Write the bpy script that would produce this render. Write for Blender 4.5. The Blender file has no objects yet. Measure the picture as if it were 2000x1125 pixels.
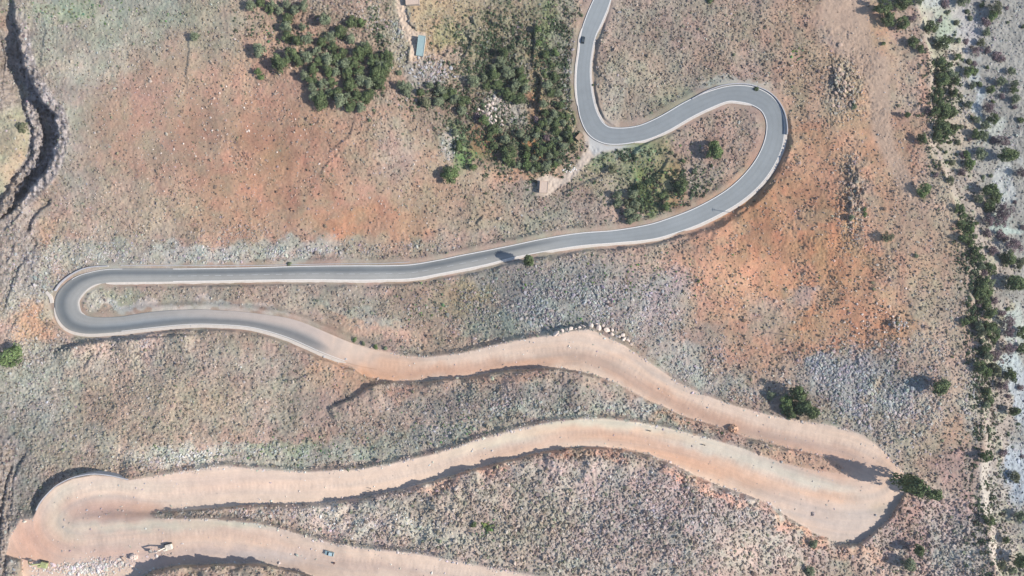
import bpy, math, random
import numpy as np
from mathutils import Vector, Matrix, Euler, Quaternion
R = math.radians
random.seed(7); RNG = np.random.default_rng(7)
SC = bpy.context.scene
COL = SC.collection

# ------------------------------------------------------------------ camera, sky, sun, exposure
ALT, FOC = 410.0, 1500.0            # drone height above the mid slope; focal length in 1/2000 of the picture width
cd = bpy.data.cameras.new("camera"); cam = bpy.data.objects.new("camera", cd); COL.objects.link(cam)
cam.location = (0, 0, ALT); cam.rotation_euler = (0, 0, 0)
cd.sensor_width = 36; cd.lens = 36 * FOC / 2000; cd.clip_start = 1; cd.clip_end = 5000
SC.camera = cam
SUN_AZ = Vector((1.0, -0.17)).normalized(); SUN_EL = R(37)
w = bpy.data.worlds.new("World"); SC.world = w; w.use_nodes = True
nt = w.node_tree; bg = nt.nodes["Background"]
sky = nt.nodes.new("ShaderNodeTexSky"); sky.sky_type = 'NISHITA'; sky.sun_disc = False
sky.sun_elevation = SUN_EL; sky.sun_rotation = math.atan2(SUN_AZ.x, SUN_AZ.y); sky.altitude = 1500
sky.air_density = 1.0; sky.dust_density = 1.2; sky.ozone_density = 1.0
nt.links.new(sky.outputs[0], bg.inputs[0]); bg.inputs[1].default_value = 0.13
ld = bpy.data.lights.new("sun", 'SUN'); ld.energy = 4.15; ld.angle = R(0.5); ld.color = (1.0, 0.94, 0.86)
sun = bpy.data.objects.new("sun", ld); COL.objects.link(sun)
sd = Vector((SUN_AZ.x * math.cos(SUN_EL), SUN_AZ.y * math.cos(SUN_EL), math.sin(SUN_EL)))
sun.rotation_euler = (-sd).to_track_quat('-Z', 'Y').to_euler(); sun.location = (0, 0, 300)
SC.view_settings.view_transform = 'Standard'; SC.view_settings.look = 'None'
SC.view_settings.exposure = 0.62; SC.view_settings.gamma = 1.0
HAZE = 0.00005
KLIGHT = 1.27                        # a white flat surface reads about this, used to turn observed tones into base colours
try:
    SC.cycles.max_bounces = 4; SC.cycles.diffuse_bounces = 2; SC.cycles.glossy_bounces = 1
except Exception: pass

# ------------------------------------------------------------------ small maths
def lin(c):
    c = np.asarray(c, float) / 255.0
    return np.where(c <= 0.04045, c / 12.92, ((c + 0.055) / 1.055) ** 2.4)
def alb(c):                          # sRGB tone seen in full sun -> base colour
    return np.clip(lin(c) / KLIGHT, 0.01, 0.9)
def smooth(x): x = np.clip(x, 0, 1); return x * x * (3 - 2 * x)
def hash2(ix, iy, seed):
    h = (ix.astype(np.int64) * 374761393 + iy.astype(np.int64) * 668265263 + seed * 1274126177) & 0xffffffff
    h = ((h ^ (h >> 13)) * 1103515245 + 12345) & 0xffffffff
    h = ((h ^ (h >> 16)) * 2246822519) & 0xffffffff
    return ((h ^ (h >> 15)) & 0xffffff) / float(0xffffff)
def vnoise(x, y, seed=0):
    x0 = np.floor(x); y0 = np.floor(y); fx = x - x0; fy = y - y0
    fx = fx * fx * (3 - 2 * fx); fy = fy * fy * (3 - 2 * fy)
    a = hash2(x0, y0, seed); b = hash2(x0 + 1, y0, seed); c = hash2(x0, y0 + 1, seed); d = hash2(x0 + 1, y0 + 1, seed)
    return (a * (1 - fx) + b * fx) * (1 - fy) + (c * (1 - fx) + d * fx) * fy
def fbm(x, y, scale, octv=4, seed=0, gain=0.5):       # 0..1, mean 0.5
    s = 0; amp = 1; tot = 0
    for o in range(octv):
        s = s + amp * vnoise(x / scale * 2 ** o + 13.7 * o, y / scale * 2 ** o - 7.3 * o, seed + o); tot += amp; amp *= gain
    return s / tot
def ridged(x, y, scale, octv=4, seed=0):
    s = 0; amp = 1; tot = 0
    for o in range(octv):
        s = s + amp * (1 - np.abs(2 * vnoise(x / scale * 2 ** o + 5.1 * o, y / scale * 2 ** o + 9.2 * o, seed + o) - 1)); tot += amp; amp *= 0.55
    return s / tot

# ------------------------------------------------------------------ survey of the hillside (plan coordinates of a survey sheet 2000 x 1125)
# asphalt road centre line with half width
ASPH = [(1190,-60,17),(1183,-30,17),(1176,0,17.5),(1162,34,18),(1149,68,16),(1143.5,101,14),(1139.5,135,14.5),(1140,169,16),(1144.5,203,17.5),(1151,228,19),(1163,250,20),(1182,263,18.5),
 (1207,266,17.5),(1237,263,16.5),(1262,257,17),(1298,241,17.5),(1343,215,17.5),(1380,197,17.5),(1418,184,16),(1448,183,18),(1475,189,19),(1498,203,19),(1511,224,19),(1515,250,19),
 (1510,283,20),(1494,318,20),(1470,350,20),(1438,379,19),(1400,403,18),(1358,424,17.5),(1315,440,17),(1270,453,16),(1203,462,13.5),(1135,467.5,13.5),(1067,478,13.5),(1000,491.5,13),(950,503,14.5),
 (905,512,15),(860,521,14.5),(804,530.5,15),(750,532.5,15),(703,533,15.5),(601,533,14.5),(500,535,13.5),(420,536.5,13.5),(338,537.5,13.5),(236,538,14),(205,539.5,14),(180,544,14),(158,554,17.5),
 (139,571,21),(130,589,24),(132,608,24),(142,624,22.5),(158,632,19.5),(182,636,17),(236,633.5,15.5),(294,626,16.5),(372,620,15.5),(440,621.5,15),(500,627.5,15.5),(568,643,20),(635,671,21),(690,692,20),(740,704,19)]
# dirt road centre line (for the levels)
DIRT = [(740,712),(800,719),(838,719),(905,712),(1000,693),(1084,683),(1135,682),(1180,694),(1220,712),(1268,746),(1316,772),(1372,795),(1422,814),(1483,833),(1553,846),(1610,858),(1660,870),(1705,890),(1735,915),
 (1745,940),(1725,962),(1690,972),(1640,970),(1580,955),(1500,930),(1439,905),(1372,880),(1304,862),(1220,847),(1135,845),(1067,852),(1000,868),(939,885),(888,900),(838,915),(770,932),(703,945),(601,950),(500,950),
 (400,957),(300,962),(230,952),(170,957),(120,980),(97,1015),(110,1045),(150,1060),(230,1054),(320,1045),(405,1040),(500,1055),(601,1080),(700,1095),(804,1105),(905,1118),(1000,1137),(1100,1160),(1250,1190)]
# dirt road outline: first leg top edge, right hairpin, then back along the lower edges; built as three overlapping polygons
DIRT_POLYS = [
 [(640,700),(686,716),(710,734),(740,741),(780,744),(838,742),(905,736),(950,729),(1000,721),(1084,718),(1135,726),(1170,735),(1203,748),(1250,772),(1304,799),(1338,814),(1405,834),(1456,853),
  (1500,863),(1545,877),(1600,889),(1640,904),(1648,914),(1642,922),(1601,920),(1534,905),(1500,894),(1439,872),(1372,853),(1304,836),(1253,826),(1186,818),(1135,818),(1067,826),(1000,841),(939,856),
  (888,875),(838,889),(770,905),(703,917),(601,922),(500,916),(439,910),(338,924),(275,934),(250,938),(220,931),(182,928),(142,935),(108,951),(84,975),(71,997),(64,1013),(40,1014),(20,1049),(12,1083),(44,1093),(46,1150),
  (256,1150),(275,1127),(300,1113),(338,1104),(405,1101),(473,1100),(520,1101),(584,1117),(640,1135),(700,1160),(900,1180),(1150,1215),(1350,1240),(1350,1200),(1200,1165),(1100,1137),(1030,1123),(1000,1117),(973,1113),
  (905,1100),(855,1090),(804,1081),(736,1074),(652,1063),(601,1049),(551,1034),(500,1022),(405,1014),(345,1013),(300,1012),(296,1004),(320,999),(345,998),(405,993),
  (500,984),(580,983),(645,978),(720,968),(804,948),(850,937),(905,921),(950,908),(1000,895),(1067,880),(1118,873),(1170,873),(1220,876),(1270,887),(1314,907),(1355,927),(1405,948),(1456,965),(1500,984),(1534,1005),(1584,1037),
  (1635,1060),(1676,1061),(1703,1042),(1736,1012),(1757,978),(1764,960),(1768,940),(1765,922),(1750,907),(1730,885),(1709,867),(1686,850),(1652,838),(1618,829),(1568,823),(1500,810),(1439,794),(1372,770),(1324,747),(1287,721),
  (1243,691),(1220,675),(1182,657),(1152,643),(1111,647),(1078,655),(1000,666),(900,690),(840,697),(797,696),(763,689),(735,683),(709,676),(660,664)]]
EDGE_RIVER = [(1850,-700),(1835,-200),(1822,-60),(1790,0),(1800,60),(1812,108),(1818,160),(1818,220),(1812,290),(1838,330),(1858,380),(1873,440),(1880,470),(1898,480),(1893,500),(1912,532),(1900,545),(1898,560),(1900,600),(1922,612),(1926,640),(1906,645),(1916,668),(1922,700),(1906,705),(1912,740),
  (1920,800),(1922,870),(1915,930),(1922,1000),(1932,1060),(1945,1125),(1960,1250),(1980,1700)]
GORGE = [(30,-100),(26,0),(36,55),(42,95),(50,130),(58,150),(70,172),(84,196),(98,214),(108,222),(112,240),(113,262),(110,285),(104,308),(95,330),(78,350),(60,372),(40,398),(20,420),(0,432),(-60,470)]

def polylen(P):
    return np.concatenate([[0], np.cumsum([math.dist(P[i][:2], P[i + 1][:2]) for i in range(len(P) - 1)])])
def resample(P, step):                # Catmull-Rom through the survey points, columns kept
    P = np.array(P, float); out = []
    for i in range(len(P) - 1):
        p0 = P[max(i - 1, 0)]; p1 = P[i]; p2 = P[i + 1]; p3 = P[min(i + 2, len(P) - 1)]
        n = max(2, int(np.hypot(*(p2 - p1)[:2]) / step))
        for k in range(n):
            t = k / n
            out.append(0.5 * ((2 * p1) + (-p0 + p2) * t + (2 * p0 - 5 * p1 + 4 * p2 - p3) * t * t + (-p0 + 3 * p1 - 3 * p2 + p3) * t ** 3))
    out.append(P[-1]); return np.array(out)

A = resample(ASPH, 4.0); D = resample([(a, b, 0) for a, b in DIRT], 4.0)
La = np.concatenate([[0], np.cumsum(np.hypot(*np.diff(A[:, :2], axis=0).T))])
Ld = np.concatenate([[0], np.cumsum(np.hypot(*np.diff(D[:, :2], axis=0).T))]) + La[-1]
Ztot = Ld[-1]
zroad = lambda s: -40 + 80 * s / Ztot
Az = zroad(La); Dz = zroad(Ld)
ROADPTS = np.vstack([np.c_[A[:, :2], Az], np.c_[D[:, :2], Dz]])

# base hillside: thin plate spline through the road levels and a few anchors
ctl = ROADPTS[::14]
anch = np.array([(-300,-200,-38),(400,-200,-40),(900,-150,-44),(1600,-150,-44),(2300,-200,-48),(300,300,-22),(700,250,-20),(1750,300,-24),(1700,550,-6),(1900,700,2),(2250,600,-4),(-300,500,-6),(-300,1300,44),
  (600,1300,52),(1400,1080,32),(1900,1100,13),(1800,1000,7),(1780,1060,8),(1745,1045,7.6),(1700,1075,8.6),(1650,1090,10.5),(2300,1300,40),(1300,1300,50),(300,800,12),(-300,900,22)])
ctl = np.vstack([ctl, anch])
def tps_fit(P, lam):
    n = len(P); d = np.hypot(P[:, None, 0] - P[None, :, 0], P[:, None, 1] - P[None, :, 1]) / 500
    K = np.where(d > 0, d * d * np.log(d + 1e-9), 0) + lam * np.eye(n)
    Q = np.c_[np.ones(n), P[:, 0] / 500, P[:, 1] / 500]
    M = np.block([[K, Q], [Q.T, np.zeros((3, 3))]])
    return np.linalg.solve(M, np.r_[P[:, 2], 0, 0, 0])
TW = tps_fit(ctl, 0.02)
def tps(u, v):
    out = TW[-3] + TW[-2] * u / 500 + TW[-1] * v / 500
    for (a, b, _), wt in zip(ctl, TW[:-3]):
        d2 = ((u - a) ** 2 + (v - b) ** 2) / 250000 + 1e-12
        out = out + wt * 0.5 * d2 * np.log(d2)
    return out

# ---- grid (2 px inside the surveyed sheet, growing outside)
def axis(lo, hi, far_lo, far_hi, st):
    mid = np.arange(lo, hi + st, st); a = []; x = lo; d = st
    while x > far_lo: d *= 1.12; x -= d; a.append(x)
    b = []; x = mid[-1]; d = st
    while x < far_hi: d *= 1.12; x += d; b.append(x)
    return np.array(a[::-1] + list(mid) + b)
GU = axis(-50, 2050, -1500, 3500, 1.8); GV = axis(-50, 1175, -1300, 2500, 1.8)
U, V = np.meshgrid(GU, GV)
cu = np.linspace(GU[0], GU[-1], 260); cv = np.linspace(GV[0], GV[-1], 220)
def bil(cu, cv, F, u, v):
    iu = np.clip(np.searchsorted(cu, u) - 1, 0, len(cu) - 2); iv = np.clip(np.searchsorted(cv, v) - 1, 0, len(cv) - 2)
    fu = np.clip((u - cu[iu]) / (cu[iu + 1] - cu[iu]), 0, 1); fv = np.clip((v - cv[iv]) / (cv[iv + 1] - cv[iv]), 0, 1)
    return (F[iv, iu] * (1 - fu) + F[iv, iu + 1] * fu) * (1 - fv) + (F[iv + 1, iu] * (1 - fu) + F[iv + 1, iu + 1] * fu) * fv
cu = axis(-50, 2050, -1500, 3500, 12); cv = axis(-50, 1175, -1300, 2500, 12)
CUU, CVV = np.meshgrid(cu, cv)
Z = np.clip(bil(cu, cv, tps(CUU, CVV), U, V), -75, 75)
BASE = Z.copy()

def pline(P, maxd):
    """distance, side (+ = right of travel in the sheet, y down), arclength fraction to polyline P, on the grid"""
    P = [(p[0], p[1]) for p in P]; Dm = np.full(U.shape, 1e9); S = np.zeros(U.shape); T = np.zeros(U.shape)
    L = polylen(P)
    for i in range(len(P) - 1):
        (ax, ay), (bx, by) = P[i], P[i + 1]
        u0, u1 = np.searchsorted(GU, [min(ax, bx) - maxd, max(ax, bx) + maxd]); v0, v1 = np.searchsorted(GV, [min(ay, by) - maxd, max(ay, by) + maxd])
        if u1 <= u0 or v1 <= v0: continue
        x = U[v0:v1, u0:u1]; y = V[v0:v1, u0:u1]; dx, dy = bx - ax, by - ay; ll = dx * dx + dy * dy + 1e-9
        t = np.clip(((x - ax) * dx + (y - ay) * dy) / ll, 0, 1)
        d = np.hypot(x - ax - t * dx, y - ay - t * dy); cr = dx * (y - ay) - dy * (x - ax)
        sub = Dm[v0:v1, u0:u1]; m = d < sub - 1e-6
        sub[m] = d[m]; S[v0:v1, u0:u1][m] = np.sign(cr[m]); T[v0:v1, u0:u1][m] = ((L[i] + t * math.sqrt(ll)) / L[-1])[m]
    return Dm, S, T
def inpoly(P, u=None, v=None):
    u = U if u is None else u; v = V if v is None else v
    m = np.zeros(u.shape, bool)
    for i in range(len(P)):
        (ax, ay), (bx, by) = P[i], P[(i + 1) % len(P)]
        if ay == by: continue
        c = ((v > min(ay, by)) & (v <= max(ay, by)))
        m ^= c & (u < ax + (v - ay) / (by - ay) * (bx - ax))
    return m
WU = (fbm(U, V, 26, 3, 91) - 0.5); WV = (fbm(U, V, 26, 3, 97) - 0.5)
NF = fbm(U, V, 9, 3, 55) - 0.5

def step(P, side, h, ramp=3.0, decay=60.0, rough=1.5, taper=0.12, maxd=None, vary=False):
    """raise (h>0) or lower (h<0) the ground on one side of P with a steep ramp, dying away over decay"""
    global Z
    md = maxd or min(decay * 3.5, 420)
    d, s, t = pline(P, md)
    sd_ = d * s * side + rough * 2.2 * NF
    near = d < md
    amp = smooth(t / taper) * smooth((1 - t) / taper) if taper else 1
    lw_ = 1.0 if not vary else .25 + 1.3 * smooth((fbm(U, V, 34, 3, 641) - .28) / .42)
    Z = np.where(near, Z + h * lw_ * amp * smooth(sd_ / ramp) * np.exp(-(np.maximum(sd_, 0) / decay) ** 1.5), Z)

# ---- natural relief
rough_amp = np.full(U.shape, 1.0)
Z += (fbm(U, V, 150, 3, 3) - 0.5) * 3.0 + (fbm(U, V, 42, 3, 4) - 0.5) * 1.5
# gorge on the left
dg, sg, tg = pline(GORGE, 420)
gs = dg * sg + (fbm(U, V, 14, 3, 77) - 0.5) * 9 + (ridged(U, V, 9, 2, 12) - 0.5) * 4   # right of travel = west (travelling down the sheet)
gamp = smooth((V + 60) / 200) * smooth((470 - V) / 120)
Z = np.where(dg < 420, Z - 17 * gamp * smooth(gs / 5.0) * (0.45 + 0.55 * np.exp(-(np.maximum(gs, 0) / 58) ** 4)), Z)
rd, _, _ = pline([(58,205),(68,228),(74,255),(74,285),(66,318),(48,340),(34,362),(22,384),(10,402),(-10,420)], 60)
rx = rd + (fbm(U, V, 10, 3, 78) - 0.5) * 12
Z = np.where(rd < 60, Z + (3.6 + 6.0 * (ridged(U, V, 10, 3, 15) - .5)) * smooth((12 - rx) / 5.0), Z)
rockmask = smooth((26 - np.abs(np.where(dg < 420, dg * sg, 999) + 2)) / 16) * gamp
rockmask = np.maximum(rockmask, np.where(rd < 60, smooth((20 - rd) / 8), 0))
rockmask = np.maximum(rockmask, smooth((60 - U + 20 * WU) / 40) * smooth((V - 40) / 60) * smooth((240 - V) / 60) * .8)
rockmask = np.maximum(rockmask, smooth((100 - U + 30 * WU) / 40) * smooth((V - 380) / 40) * smooth((640 - V) / 120) * .5)
rockmask = np.maximum(rockmask, smooth((48 - U + (V-950)*-.06 + 30 * WU) / 40) * smooth((V - 830) / 60) * .9)
step([(104,385),(98,400),(78,412),(66,430),(60,450),(44,458)], 1, -3.2, 3, 30)
step([(70,455),(74,480),(40,520),(24,560),(6,620)], 1, -1.5, 3, 30)
step([(60,862),(52,890),(36,915),(28,945),(26,985),(18,1040),(14,1100),(8,1180)], 1, -1.7, 4, 34)
step([(30,900),(12,960),(4,1030),(0,1100)], 1, -2.5, 4, 30)
step([(2,60),(14,120),(6,170)], 1, -2, 3, 25)
# river side cliff
de, se, te = pline(EDGE_RIVER, 420)
es = np.where(inpoly(EDGE_RIVER + [(9000, 1700), (9000, -700)]), 1, -1) * np.minimum(de, 999) + (fbm(U, V, 16, 3, 31) - .5) * 10
Z = Z - 5.0 * smooth(es / 16.0) - 5.0 * smooth(es / 110.0) + 0.3
rivermask = smooth((es - 42 + 46 * WU) / 30)
sidemask = smooth(es / 8)

# ---- roads flatten the ground
asph_d, asph_s, asph_t = pline([(p[0], p[1]) for p in A[::2]] + [tuple(A[-1, :2])], 60)
ha = np.interp(asph_t * La[-1], La, A[:, 2])
dirt_in = inpoly(DIRT_POLYS[0])
# soft displaced outline
wj = inpoly(DIRT_POLYS[0], U + 5 * WU + 2.4 * NF, V + 5 * WV + 2.4 * NF)
dd, _, _ = pline(DIRT_POLYS[0] + DIRT_POLYS[0][:1], 60)
wallzone = (U < 260) & (V < 1012) & (V > 900)
dirt_in = np.where(wallzone, dirt_in, wj)
dsd = np.where(dirt_in, -dd, dd)                     # signed distance to the dirt outline
asd = asph_d - ha
corr = np.minimum(dsd, asd - 7.0)
near = corr < 26
idx = np.argwhere(near)
zr = np.zeros(U.shape)
uu, vv = U[near], V[near]; acc = np.zeros(len(uu)); ws = np.zeros(len(uu))
RP = ROADPTS[::2]
for k in range(0, len(uu), 20000):
    a = uu[k:k + 20000, None]; b = vv[k:k + 20000, None]
    d2 = (a - RP[None, :, 0]) ** 2 + (b - RP[None, :, 1]) ** 2 + 4
    wgt = d2 ** -3.0
    acc[k:k + 20000] = (wgt * RP[None, :, 2]).sum(1) / wgt.sum(1)
zr[near] = acc
ZR = zr
lift = smooth((26 - corr) / 26)
k = 1 - smooth((corr + 1.0) / np.where(Z > ZR, 5.0 + 9 * smooth((fbm(U, V, 40, 3, 651) - .4) / .3), 12.0))
k = np.where(near, k, 0)
ZN = Z.copy()
Z = Z * (1 - k) + ZR * k
# spoil and running-surface relief inside the dirt road
dn = np.where(dirt_in, 1.0, 0.0)
Z -= .25 * smooth(-asd / 2.0) * smooth(asph_t * 1e6) * smooth((1 - asph_t) * 30)
Z += dn * ((fbm(U, V, 30, 3, 61) - .5) * .5 + (fbm(U, V, 5, 2, 62) - .5) * .10) * smooth((asd - 4) / 14)

# ---- cut banks (ground rises beyond the lower edge) and fills
def bank(P, h, side=1, ramp=3.2, decay=70, rough=1.6, taper=.1): step(P, side, h * .62, ramp, decay, rough * 1.3, taper, vary=True)
bank([(646,794),(668,785),(700,770),(720,757),(742,746),(780,745),(838,743.5),(905,737.5),(950,730),(1000,722.5),(1084,719.5),(1135,728),(1170,737)], 2.6, 1, 3.2, 45, 1.8, .06)
bank([(1170,737),(1203,750),(1250,774),(1304,801),(1338,816),(1405,836),(1456,855),(1500,865),(1545,879),(1600,891),(1640,906)], 1.5, 1, 4, 14, 2.4, .12)
step([(636,798),(650,793),(668,786),(692,774),(712,758),(742,747)], 1, 2.4, 2.6, 40, 1.6, .12)
step([(96,695),(112,688),(135,678),(170,669),(215,665)], 1, 2.2, 3, 26, 2.4, .2)
step([(215,665),(260,662),(300,658),(345,654),(385,656)], 1, 2.0, 3, 20, 2.6, .2)
bank([(300,1005),(340,1001),(405,995),(500,986),(580,985),(645,980)], 2.0, 1, 3, 14, 1.6, .15)
bank([(640,981),(720,970),(804,950),(850,939),(905,923),(950,910),(1000,897),(1067,882),(1118,875),(1170,875)], 3.2, 1, 3.2, 70, 1.8, .05)
bank([(1118,875),(1170,875),(1220,878),(1270,889),(1314,909),(1355,929),(1405,950),(1456,967),(1500,986),(1534,1007),(1584,1039)], 2.4, 1, 5, 40, 3.0, .12)
bank([(1635,1063),(1660,1064),(1676,1062),(1703,1043),(1736,1013),(1757,979),(1768,955),(1772,935)], 2.6, 1, 6, 60, 1.6, .12)
bank([(96,694),(112,686),(135,676),(170,667),(215,663),(260,661),(300,656),(345,652),(392,655)], 2.6, 1, 3, 26, 3.2, .12)
bank([(270,1132),(290,1119),(310,1110),(338,1105),(405,1102),(473,1101),(520,1102),(560,1110)], 5.0, 1, 6, 45, 2.2, .1)
bank([(1198,0),(1190,20),(1181,45),(1171,75),(1162,105),(1160,135),(1161,168),(1167,203),(1176,228),(1190,243),(1206,252)], 1.5, -1, 2.6, 26, 1.2, .04)
bank([(1542,262),(1541,288),(1530,322),(1511,356),(1486,386),(1450,415),(1410,440),(1370,459),(1330,472)], 1.9, -1, 2.6, 26, 1.2, .06)
bank([(1330,472),(1270,479),(1203,486),(1135,490),(1067,499),(1020,508),(960,524),(905,540),(860,548),(804,555)], .9, -1, 2.6, 20, 1.2, .06)
step([(1302,262),(1275,273),(1252,284),(1240,296),(1234,310)], -1, 1.6, 2.5, 18, .8)
step([(1198,337),(1170,345),(1150,352),(1120,366),(1095,380)], -1, 1.3, 2.5, 14, .8)
step([(1310,308),(1300,322),(1290,336),(1276,348),(1262,356),(1250,362)], 1, -1.4, 2.5, 26, .8)
# fills / walls: ground outside falls away
HW = [(250,937),(235,933.5),(220,930),(200,927),(182,926),(162,928.5),(142,933),(125,940),(108,950),(95,962),(84,974),(76,985),(70,997),(64,1013)]
step(HW, 1, -3.2, 2.0, 60, 0, .10)
UW = [(212,520.5),(190,521.5),(169,524),(150,531),(133,541),(118,554),(106,570)]
WALLR = [(1352,193),(1380,178),(1410,167),(1440,163),(1470,166),(1500,178),(1520,196),(1533,220),(1538,245),(1538,262)]
# terraces in the orchard and crags on the slope
TERR = [
 ([(794,8),(793,22),(797,38),(801,50),(808,56),(825,61),(838,62),(846,72)], 1.7), ([(868,45),(872,57),(884,58)], .8), ([(852,85),(857,96),(855,108)], 1.0), ([(874,85),(871,100),(866,112)], .9),
 ([(906,60),(912,72),(920,78),(914,92),(908,104),(900,116)], 1.6), ([(884,40),(888,44)], .6), ([(918,32),(925,45),(930,55)], 1.8), ([(955,38),(963,48),(978,53),(996,53)], 1.9), ([(1043,40),(1042,60),(1043,82),(1041,104),(1039,124),(1037,138)], 2.2),
 ([(1038,136),(1045,142),(1054,150),(1056,168),(1052,190),(1050,210),(1050,225)], 3.4), ([(1008,92),(1012,80),(1015,66)], 1.3), ([(1001,118),(1008,100)], 1.5), ([(902,176),(912,186),(922,194)], 1.0), ([(560,40),(600,25),(660,8)], .5),
 ([(669,5),(690,15),(705,24),(725,28),(740,34)], .9), ([(680,20),(700,32)], .6), ([(709,55),(708,72),(706,82)], .8), ([(744,78),(750,95),(752,106)], .6), ([(780,108),(790,118),(797,130)], .7), ([(799,84),(796,105),(795,128)], 1.6),
 ([(363,58),(366,78),(368,100),(365,125),(361,148),(368,166)], 1.0), ([(82,28),(88,60),(80,100),(78,140)], .9), ([(20,8),(60,18),(100,36),(150,10)], .5), ([(694,222),(688,245),(682,262),(668,276),(650,290),(632,308)], .9), ([(668,290),(655,305),(636,320),(620,345)], .8),
 ([(812,222),(806,235),(790,243)], .8), ([(822,232),(840,240),(850,255),(855,270)], .6), ([(940,360),(925,372),(915,376)], .5), ([(945,420),(932,432),(928,440)], 1.5), ([(915,425),(914,445)], .6),
 ([(202,676),(195,690),(178,697),(165,712),(164,730)], 1.3), ([(240,672),(228,690),(212,700)], .6), ([(575,742),(600,731),(620,728)], 1.0), ([(236,785),(222,795),(208,806)], .6), ([(310,778),(300,800),(296,812)], .5), ([(62,870),(58,890)], 1.0),
 ([(1622,122),(1630,145),(1628,160),(1640,185),(1650,195)], 1.9), ([(1648,140),(1652,155)], 1.6), ([(1655,165),(1660,176)], 1.4), ([(1610,52),(1612,40)], .4), ([(1655,320),(1662,335),(1668,352),(1672,370)], .9), ([(1655,385),(1662,400),(1655,425),(1668,440)], 1.0),
 ([(1620,70),(1640,52),(1655,62),(1655,90)], .4), ([(1742,622),(1738,632),(1750,640)], 1.2), ([(1858,170),(1874,150),(1878,120)], .5),
 ([(1160,108),(1170,140),(1185,158),(1200,180)], .7), ([(1350,200),(1370,190)], .3), ([(330,655),(346,652)], .4), ([(1885,60),(1882,90)], .3), ([(560,748),(575,742)], .4), ([(40,612),(22,640),(10,660)], .9), ([(30,470),(20,500),(8,520)], 1.2), ([(15,400),(40,415),(20,440),(0,450)], 2.0)]
for P, h in TERR: step(P, -1 if P[-1][1] >= P[0][1] else 1, h, 2.4, 16, 1.2, .2)
# mounds of spoil
MOUNDS = [(1431,838,11,2.6),(262,1087,10,2.2)]
# fine ground roughness away from roads
away = smooth((corr - 1) / 8)
away = np.where(near, away, 1.0)
SMB = np.zeros(U.shape)
for (a, b, ru, rv, hh) in [(300,230,190,170,.75),(470,300,170,150,.85),(680,420,170,60,.95),(560,200,60,60,.8),(1560,480,190,150,.95),(1690,180,60,170,1.0),(1640,620,170,70,.7),(1740,330,70,90,.8),(1700,60,60,60,1.),(1640,60,60,60,1.),(1500,420,140,120,.7),(1640,520,160,160,.8),(1600,250,80,160,.55),(1780,450,110,160,.6),(1400,640,90,60,.5),(250,140,150,120,.55),(1850,900,60,120,.5),(850,320,110,90,.5),(300,600,190,12,1.),(720,650,130,18,.8),(1830,300,30,200,.4)]:
    SMB = np.maximum(SMB, hh * np.exp(-(((U - a) / ru) ** 2 + ((V - b) / rv) ** 2) ** 1.5))
SMB *= smooth((fbm(U, V, 45, 3, 661) - .22) / .25)
slopey = 1.0
Z += away * ((1 - .82 * SMB) * (NF * .5 + (vnoise(U / 3.4, V / 3.4, 5) - .5) * .6) + rockmask * ((ridged(U, V, 12, 3, 21) - .55) * 4.2 + (ridged(U + V * .3, V, 6, 2, 25) - .5) * 1.8))
lt = (fbm(U + .4 * V + 26 * WU, V + 26 * WV, 55, 5, 801, .62)) * 11 + 3 * NF; lf = lt - np.floor(lt); led = np.floor(lt) + smooth((lf - .8) / .2) - lt
lw = .04 + .35 * smooth((fbm(U, V, 60, 2, 811) - .5) / .15)
for (a, b, ru, rv, hh) in [(930,110,190,110,.9),(980,230,130,90,.6),(640,20,90,40,.7),(740,70,40,70,.9),(60,560,110,120,.9),(60,120,80,120,.6),(200,740,160,80,.5),(60,900,60,120,.9),(1650,170,40,60,1.3),(1662,380,30,90,1.2),(620,60,150,90,.8),(1050,120,70,110,.7),(960,60,120,40,.6),(1130,890,150,14,1.2),(1240,800,100,18,1.0),(240,680,160,30,.9),(700,290,60,50,.5),(880,640,200,40,.4),(940,400,110,60,.5)]:
    lw = lw + hh * np.exp(-((U - a) / ru) ** 2 - ((V - b) / rv) ** 2)
Z += away * (1 - .8 * rivermask) * np.clip(lw, 0, 1.3) * led * 1.15
crag = np.zeros(U.shape)
for (a, b, ru, rv, h) in [(1650,160,40,52,2.2),(1668,350,30,50,1.5),(1665,410,30,50,1.5),(1752,632,20,15,1.5),(860,170,60,40,1.2),(965,215,50,40,1.8),(620,20,60,30,1),(720,40,50,30,.9),(880,290,30,40,1.0),(1620,410,20,60,.4),(1265,815,80,20,.9),(1420,845,80,14,1.0),(1120,888,130,14,1.0),(1380,945,90,14,1.0),(140,690,60,25,1.5)]:
    m = np.exp(-(((U - a) / ru) ** 2 + ((V - b) / rv) ** 2) * 1.2); crag = np.maximum(crag, m); Z += away * m * h * (ridged(U, V, 10, 3, 41) - .5) * 1.8

def world(u, v, z): return (u - 1000) / FOC * (ALT - z), -(v - 562.5) / FOC * (ALT - z), z
def zat(u, v): return bil(GU, GV, Z, np.asarray(u, float), np.asarray(v, float))
def ground_at(u, v, hgt=0.0):
    """a point hgt above the ground that stands at sheet position (u,v); returns its foot on the ground"""
    z = float(zat(u, v))
    for _ in range(4):
        x, y, _z = world(u, v, z + hgt)
        u2 = 1000 + x * FOC / (ALT - z); v2 = 562.5 - y * FOC / (ALT - z); z = float(zat(u2, v2))
    return Vector((x, y, z))

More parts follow.
